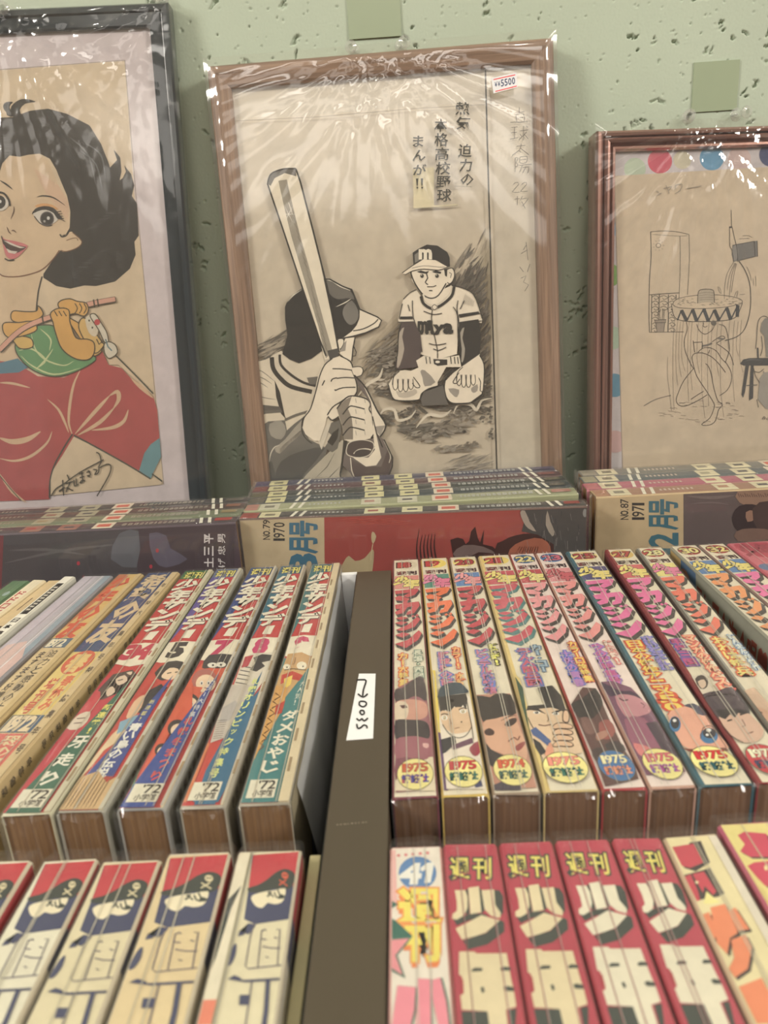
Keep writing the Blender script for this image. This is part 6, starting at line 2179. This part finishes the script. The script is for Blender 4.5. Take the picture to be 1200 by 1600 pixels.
shape([(25, 546), (28, 530), (48, 512), (80, 508), (100, 520), (120, 540), (150, 558), (140, 570), (110, 584), (80, 588), (52, 578), (34, 562)], GC)
for st_ in ([(50, 522), (56, 545), (72, 562), (100, 571), (116, 564)], [(30, 548), (50, 545), (72, 562), (60, 575)], [(64, 514), (80, 530), (78, 548)], [(56, 578), (72, 562), (84, 545)], [(34, 556), (52, 572), (86, 585), (126, 575)]):
    cv.line(st_, 2.6, (186, 192, 140), sm=4, taper=1)
shape([(20, 525), (48, 528), (52, 542), (34, 545), (24, 536)], (206, 166, 90))
shape([(18, 495), (22, 486), (40, 487), (58, 486), (60, 478), (66, 484), (68, 492), (58, 500), (36, 504), (22, 502)], OC)
shape([(5, 510), (10, 504), (30, 504), (46, 502), (56, 505), (58, 516), (40, 524), (18, 528), (8, 522)], OC)
shape([(100, 490), (112, 498), (124, 505), (138, 516), (140, 528), (160, 545), (150, 556), (140, 550), (120, 520)], OC)
shape([(138, 500), (150, 520), (160, 534), (163, 540), (150, 552), (135, 535), (124, 512), (128, 498)], (206, 166, 98))
cv.line([(0, 548), (24, 524), (44, 510), (68, 500), (92, 492), (140, 476), (182, 468)], 9.5, KL, sm=4)
cv.line([(0, 547), (24, 523.5), (44, 509.5), (68, 499.5), (92, 491.5), (140, 475.5), (181, 467.5)], 7, (206, 150, 128), sm=4)
for x, y in ((148, 474), (154, 473), (68, 500)):
    cv.line([(x - 1, y - 6), (x + 1, y + 6)], 2.2, KL)
shape([(92, 478), (96, 470), (110, 467), (122, 471), (136, 474), (139, 486), (132, 494), (118, 490), (104, 492)], OC)
for x in (118, 125, 132):
    cv.line([(x, 474), (x + 4, 482), (x, 490)], 1.6, KL, sm=3)
shape([(80, 490), (92, 482), (108, 484), (110, 500), (112, 508), (120, 528), (138, 530), (148, 536), (148, 552), (138, 562), (118, 560), (98, 545), (88, 520), (84, 504)], OC)
for x in (86, 93, 100):
    cv.line([(x, 486), (x + 5, 494)], 1.6, KL)
cv.poly([(134, 500), (140, 492), (148, 498), (155, 515), (150, 526), (140, 520)], (222, 204, 176), 2)
cv.ell(140, 500, 4, 5, (226, 214, 190), 10)
cv.ell(145, 511, 4.5, 5.5, (226, 214, 190), 10)
cv.ell(140.5, 501, 1.4, 1.8, KL, 8)
cv.ell(145.5, 512, 1.4, 1.8, KL, 8)
cv.line([(152, 530), (156, 538), (160, 534)], 1.6, KL)
shape([(142, 494), (150, 491), (160, 506), (168, 520), (171, 538), (164, 534), (155, 515)], (224, 212, 190), 1.6)
cv.ell(153, 503.5, 4.6, 4.8, (186, 62, 66), 14)
shape([(164, 538), (172, 534), (182, 540), (184, 552), (172, 560), (165, 552)], (224, 212, 190), 1.6)
cv.line([(166, 530), (170, 542), (176, 548)], 2, (84, 112, 120))
# signature
cv.tf = lambda x, y: (x / 4.286, 600 + y / 4.286)
for s_ in ([(348, 748), (380, 700), (430, 668)], [(400, 715), (440, 690)], [(425, 640), (432, 745)], [(430, 690), (405, 720)], [(455, 605), (470, 640)], [(445, 665), (495, 650)], [(478, 655), (455, 700), (450, 722)], [(450, 690), (495, 712)],
           [(500, 640), (505, 680), (530, 670)], [(515, 630), (520, 672)], [(535, 600), (565, 592)], [(540, 625), (570, 615)], [(552, 585), (560, 650), (540, 660), (560, 640), (575, 650)], [(585, 590), (610, 580)], [(595, 575), (612, 605), (590, 612), (610, 620)],
           [(630, 570), (655, 575), (640, 605), (665, 590), (668, 560)], [(650, 455), (672, 470), (682, 520), (665, 560), (720, 535), (748, 548), (735, 610), (655, 748)], [(430, 670), (540, 590), (700, 505)]):
    cv.line(s_, 8, (56, 54, 46), sm=3)
cv.tf = None
cv.build('printed_artwork', fk.root)
fk.film([(2, 24), (250, 4)], 8, .0050)

# ---- copper frame with the cartoon
fc = Frame('framed_picture', 'ridged copper-coloured frame holding a cartoon of a sombrero shower', ((900, 204), (930, 740), -1), .262, None, .024,
           [(0, .024), (0, .004), (.0008, .0012), (.0026, 0), (.0044, .0010), (.0052, .0036), (.0062, .0010), (.0078, -.0012), (.0098, -.0006), (.0110, .0034), (.0120, .0042), (.0128, .0012), (.0146, .0010), (.0160, .0040), (.0162, .024)], (CM[1], CM[0]), roll=1.2, yaw=5, backing=(206, 196, 198))
cv = fc.canvas()
cv.rect(880, 190, 1560, 900, (208, 198, 200))
dots = [(945, 262, 13, (222, 142, 96)), (992, 264, 17, (176, 190, 166)), (1031, 252, 19, (206, 84, 104)), (1066, 250, 14, (206, 196, 170)), (1112, 247, 19, (92, 148, 186)), (1155, 248, 18, (200, 172, 168)), (1204, 242, 18, (58, 68, 112)),
        (946, 358, 18, (134, 162, 190)), (952, 430, 18, (112, 158, 76)), (956, 528, 18, (166, 190, 166)), (960, 602, 18, (84, 142, 172)), (961, 690, 17, (200, 160, 158))]
for x, y, r, c in dots:
    cv.ell(x, y, r, r * 1.02, c, 24)
cv.poly([(960, 275), (1080, 268), (1500, 246), (1500, 900), (974, 900), (970, 640)], (212, 190, 162))
cv.line([(960, 275), (970, 640), (974, 800)], 1.3, (160, 142, 128))
cv.tf = lambda x, y: (980 + x / 5.4545, 310 + y / 5.4545)
IK = (52, 48, 46)


def ln(pts, w=5, c=IK, sm=3, taper=0):
    cv.line(pts, w, c, sm=sm, taper=taper, new=False)


cv.lay()
ln([(198, 285), (300, 278), (420, 285), (525, 308)]); ln([(198, 285), (202, 500), (188, 700), (184, 980), (188, 1140)], 7); ln([(525, 308), (528, 520), (512, 820)]); ln([(448, 322), (450, 560), (440, 850)])
ln([(215, 308), (340, 316), (450, 322), (510, 318)], 3); ln([(190, 822), (330, 812), (438, 806)], 7); ln([(188, 1142), (300, 1140), (480, 1138)], 5)
cv.ell(264, 402, 22, 20, IK, 16); cv.ell(264, 402, 18, 16, (212, 190, 162), 16)
cv.lay()
for a in range(9):
    ln([(264 + 34 * math.cos(a * .7), 402 + 34 * math.sin(a * .7)), (264 + 50 * math.cos(a * .7), 402 + 50 * math.sin(a * .7))], 3, (120, 110, 100), sm=0)
# railing with scrolls
for x in (208, 272, 350, 415):
    ln([(x, 820), (x - 3, 970)], 7, sm=0)
ln([(208, 970), (204, 1138)], 7, sm=0); ln([(350, 970), (346, 1138)], 8, sm=0)
for x0, x1 in ((212, 266), (278, 344), (356, 408)):
    for y in range(840, 1120, 46):
        if 255 < x0 < 300 and y > 960: continue
        cx = (x0 + x1) / 2
        ln([(x0, y), (cx, y - 12), (x1, y + 8), (cx, y + 22), (cx - 10, y + 8)], 5)
cv.tf = lambda x, y: (980 + x / 5.4545, 470 + y / 5.4545)
cv.poly([(232, 165), (330, 160), (328, 185), (318, 190), (310, 268), (252, 268), (242, 190), (232, 186)], (150, 134, 118))
cv.lay()
ln([(232, 165), (330, 160), (328, 185), (234, 188), (232, 165)], 5, sm=0); ln([(242, 190), (252, 268), (310, 268), (318, 190)], 5, sm=0)
for x in (265, 280, 295, 310):
    ln([(x, 160), (x - 8 + (x % 20), 110), (x + 4, 70)], 6, (80, 74, 66))
# the sombrero
cv.tf = lambda x, y: (980 + x / 5.4545, 310 + y / 5.4545)
cv.poly([(375, 905), (400, 1020), (470, 1045), (600, 1050), (780, 1045), (920, 1010), (980, 890), (800, 925), (600, 935), (430, 925)], (196, 176, 150))
cv.poly(smooth([(385, 900), (430, 855), (600, 825), (800, 825), (940, 850), (980, 880), (940, 905), (800, 930), (600, 940), (430, 930)], True, 4), (206, 184, 156))
cv.lay()
ln([(385, 900), (430, 855), (600, 825), (800, 825), (940, 850), (980, 880), (940, 905), (800, 930), (600, 940), (430, 930), (385, 900)], 5)
ln([(375, 905), (400, 1010), (480, 1045), (620, 1050), (780, 1045), (920, 1015), (980, 890)], 6)
for k in range(60):
    x, y = rr.uniform(420, 950), rr.uniform(858, 912)
    ln([(x, y), (x + 9, y - 4), (x + 18, y + 2)], 3.4, (96, 88, 78))
cv.poly([(600, 895), (605, 800), (640, 778), (720, 780), (738, 810), (740, 890), (670, 885)], (176, 160, 138))
cv.lay()
ln([(598, 895), (604, 800), (640, 776), (720, 778), (738, 808), (740, 890)], 6)
for y in (806, 826, 846, 864):
    ln([(610, y + 4), (670, y - 4), (735, y)], 3, (110, 100, 90))
zz = [(425, 1040), (460, 952), (505, 1045), (555, 945), (590, 1048), (650, 942), (690, 1050), (740, 948), (780, 1040), (845, 930), (880, 1035), (940, 910), (935, 1010)]
for k in range(len(zz) - 1):
    a, b = zz[k], zz[k + 1]
    ln([a, b], 30 if k % 2 else 12, (58, 60, 64), sm=0)
# the watering can, rope, water
cv.poly([(895, 400), (1080, 365), (1105, 362), (1108, 495), (1085, 498), (945, 530), (905, 540), (888, 480)], (112, 108, 104))
cv.ell(918, 465, 26, 68, (132, 126, 120), 20, rot=.03)
cv.lay()
ln([(895, 400), (1080, 366)], 5, sm=0); ln([(945, 532), (1085, 496)], 5, sm=0); ln([(1080, 366), (1088, 498)], 6, sm=0); ln([(1105, 362), (1108, 496)], 6, sm=0)
ln([(883, 100), (886, 235), (878, 245)], 5); ln([(870, 240), (872, 400), (890, 440), (905, 545)], 5); ln([(890, 240), (912, 340), (935, 440), (938, 540)], 5)
cv.ell(878, 246, 12, 7, IK, 10)
ln([(950, 535), (1000, 610), (1040, 720), (1050, 860), (1040, 980), (1000, 1110), (930, 1180), (830, 1212)], 7)
for p in ([(905, 545), (850, 640), (828, 760), (826, 860)], [(915, 550), (868, 660), (850, 780)], [(922, 552), (890, 650), (875, 760), (868, 850)], [(930, 555), (905, 660), (885, 800)]):
    ln(p, 3.6, (96, 90, 82))
for p in ([(770, 760), (785, 800), (800, 810), (790, 770), (770, 755)], [(905, 850), (925, 800), (940, 795), (930, 840)], [(755, 820), (790, 824)], [(955, 820), (1000, 816)], [(950, 345), (1040, 340)], [(980, 320), (1030, 318), (1065, 335)], [(1015, 580), (1045, 650), (1052, 700)], [(1070, 680), (1075, 740)], [(1092, 660), (1095, 750)]):
    ln(p, 3.4, (110, 102, 94))
# the bather
cv.tf = lambda x, y: (980 + x / 5.4545, 470 + y / 5.4545)
cv.lay()
for p in ([(500, 180), (510, 240), (485, 330), (490, 420), (530, 520), (560, 575)], [(780, 200), (830, 220), (855, 300), (868, 420), (835, 520)], [(560, 340), (572, 440)], [(565, 355), (640, 352)], [(640, 360), (636, 410)],
          [(550, 480), (570, 450), (640, 445), (720, 480), (790, 550), (835, 610)], [(548, 480), (560, 540), (590, 640), (660, 750), (735, 870), (735, 920), (700, 1000), (630, 1055), (700, 1058), (750, 1020), (775, 930), (808, 885), (770, 850), (735, 740), (712, 620), (690, 560), (665, 535)],
          [(565, 575), (480, 680), (430, 790), (415, 850), (440, 890), (500, 895), (600, 850), (680, 800)], [(540, 840), (600, 800), (650, 770)], [(835, 520), (880, 600), (885, 680), (850, 760), (785, 808)],
          [(720, 350), (800, 300), (830, 320), (760, 360), (800, 390), (870, 450), (905, 550)], [(600, 440), (640, 405), (700, 400), (760, 430), (800, 490), (840, 530)], [(700, 420), (690, 450)], [(640, 210), (660, 225), (680, 215)], [(645, 185), (650, 205)]):
    ln(p, 5)
ln([(590, 200), (610, 250), (660, 285), (720, 250), (740, 210)], 6, (90, 80, 72))
cv.ell(735, 190, 24, 22, (96, 88, 80), 12)
cv.lay()
ln([(640, 385), (690, 375), (720, 360)], 16, (120, 112, 104)); ln([(770, 320), (820, 325)], 14, (130, 120, 110))
for k, x in enumerate((395, 420, 445, 470, 520, 545, 600, 640, 690, 720, 765, 800, 865, 905, 935, 965)):
    y1 = (930, 720, 650, 600, 860, 760, 620, 1000, 900, 700, 640, 990, 420, 860, 470, 610)[k]
    ln([(x + 8, 160 + (k % 3) * 8), (x - 4, 300), (x - 8, y1 * .6 + 120), (x + 2 + (k % 4) * 6, y1)], 2.6, (112, 102, 92))
ln([(345, 480), (340, 620), (360, 800), (375, 940)], 2.8, (112, 102, 92))
ln([(140, 895), (240, 840), (370, 805)], 7, (120, 108, 96))
for k in range(46):
    a = rr.uniform(0, 6.28)
    r = rr.uniform(.5, 1)
    x, y = 650 + 380 * r * math.cos(a), 945 + 95 * r * math.sin(a)
    ln([(x - rr.uniform(8, 30), y), (x, y + rr.uniform(-6, 6)), (x + rr.uniform(8, 30), y + 3)], 3.6, (136, 122, 106))
# stool and towel at the right
cv.lay()
cv.poly([(960, 535), (985, 500), (1040, 488), (1400, 485), (1400, 550), (990, 552)], (62, 60, 60))
cv.line([(1000, 512), (1050, 500), (1150, 505)], 6, (110, 108, 106), taper=1)
cv.poly([(1005, 552), (1035, 552), (1000, 780), (985, 825), (970, 800)], (60, 58, 58))
cv.poly([(1050, 552), (1075, 552), (1070, 830), (1035, 850), (1035, 810)], (60, 58, 58))
cv.line([(1012, 722), (1105, 716)], 7, (80, 76, 72))
cv.line([(1108, 400), (1112, 490)], 14, (70, 66, 64))
cv.poly([(1130, 260), (1140, 190), (1170, 150), (1260, 150), (1260, 480), (1180, 480), (1165, 300)], (128, 122, 114))
for p in ([(1090, 410), (1100, 320), (1108, 200), (1130, 145), (1170, 130), (1200, 150)], [(1140, 300), (1150, 400), (1130, 470)], [(1070, 560), (1090, 640), (1130, 720), (1120, 830)], [(1080, 600), (1120, 610), (1160, 580)], [(1160, 600), (1150, 740), (1170, 880)], [(1100, 840), (1115, 910)]):
    cv.line(p, 5, IK, sm=3)
cv.poly([(1125, 660), (1160, 610), (1240, 600), (1240, 920), (1180, 920), (1110, 840)], (150, 142, 132))
for s_ in ([(1148, 1010), (1160, 985), (1172, 995), (1160, 1012)], [(1178, 1000), (1190, 1012)], [(1192, 998), (1202, 1000), (1200, 1022)]):
    cv.line(s_, 5, IK, sm=2)
# pencilled title
cv.tf = lambda x, y: (600 + x / 2, y / 2)
for s_ in ([(850, 598), (858, 602)], [(850, 612), (866, 604)], [(872, 590), (898, 584), (888, 596)], [(880, 580), (890, 606)], [(908, 580), (930, 576), (924, 596), (908, 606)], [(908, 580), (910, 592)], [(944, 590), (990, 582)]):
    cv.line(s_, 2.4, (150, 138, 124), sm=2)
cv.tf = None
cv.build('printed_artwork', fc.root)
fc.film([(1085, 196), (1160, 190)], 13, .0038)

# ------------------------------------------------------------------ push pins and tape on the wall
def lathe(prof, n=18):
    vs, fs = [], []
    for (r, y) in prof:
        for k in range(n):
            a = 2 * math.pi * k / n
            vs.append((r * math.cos(a), -y, r * math.sin(a)))
    m = len(prof)
    for i in range(m - 1):
        for k in range(n):
            fs.append((i * n + k, i * n + (k + 1) % n, (i + 1) * n + (k + 1) % n, (i + 1) * n + k))
    fs.append(tuple(range(n)))
    fs.append(tuple(range((m - 1) * n, m * n))[::-1])
    return vs, fs


pv, pf = lathe([(.0052, .004), (.0054, .0048), (.0050, .0056), (.0030, .0066), (.0024, .010), (.0026, .0135), (.0046, .0160), (.0050, .0172), (.0046, .0180), (.0020, .0184)])
nv, nf = lathe([(.0005, -.004), (.0005, .006)], 8)
for i, (x, y, lb) in enumerate(((553, 74, 'clear push pin above the left half of the brown frame'), (625, 67, 'clear push pin above the middle of the brown frame'), (1084, 180, 'clear push pin left of the other over the copper frame'),
                                (1156, 176, 'clear push pin above the copper frame near the right edge'), (4, 14, 'clear push pin over the black frame at the left edge'), (249, -6, 'clear push pin at the right corner of the black frame'))):
    p = hit_plane(x, y, (0, .697, 0), Vector((0, 1, 0)))
    r = empty('push_pin', Matrix.Translation((p.x, .7115, p.z)) @ Matrix.Rotation(math.radians((-8, 12, -14, 16, 5, -6)[i]), 4, 'Z'), lb, 'push pin', 'clear push pins along the wall')
    mesh_obj('pin_head', pv, pf, M_CLEAR, r, True)
    mesh_obj('needle', nv, nf, M_STEEL, r)
for (x0, y0, x1, y1, lb) in ((546, -14, 624, 62, 'strip of green masking tape behind the pins over the brown frame'), (1080, 93, 1156, 176, 'strip of green masking tape above the copper frame')):
    a, b = hit_plane(x0, y1, (0, .7112, 0), Vector((0, 1, 0))), hit_plane(x1, y0, (0, .7112, 0), Vector((0, 1, 0)))
    tag(box_obj('masking_tape', (a.x, b.x, .7106, .7120, a.z, b.z), M_TAPE), lb, 'tape')
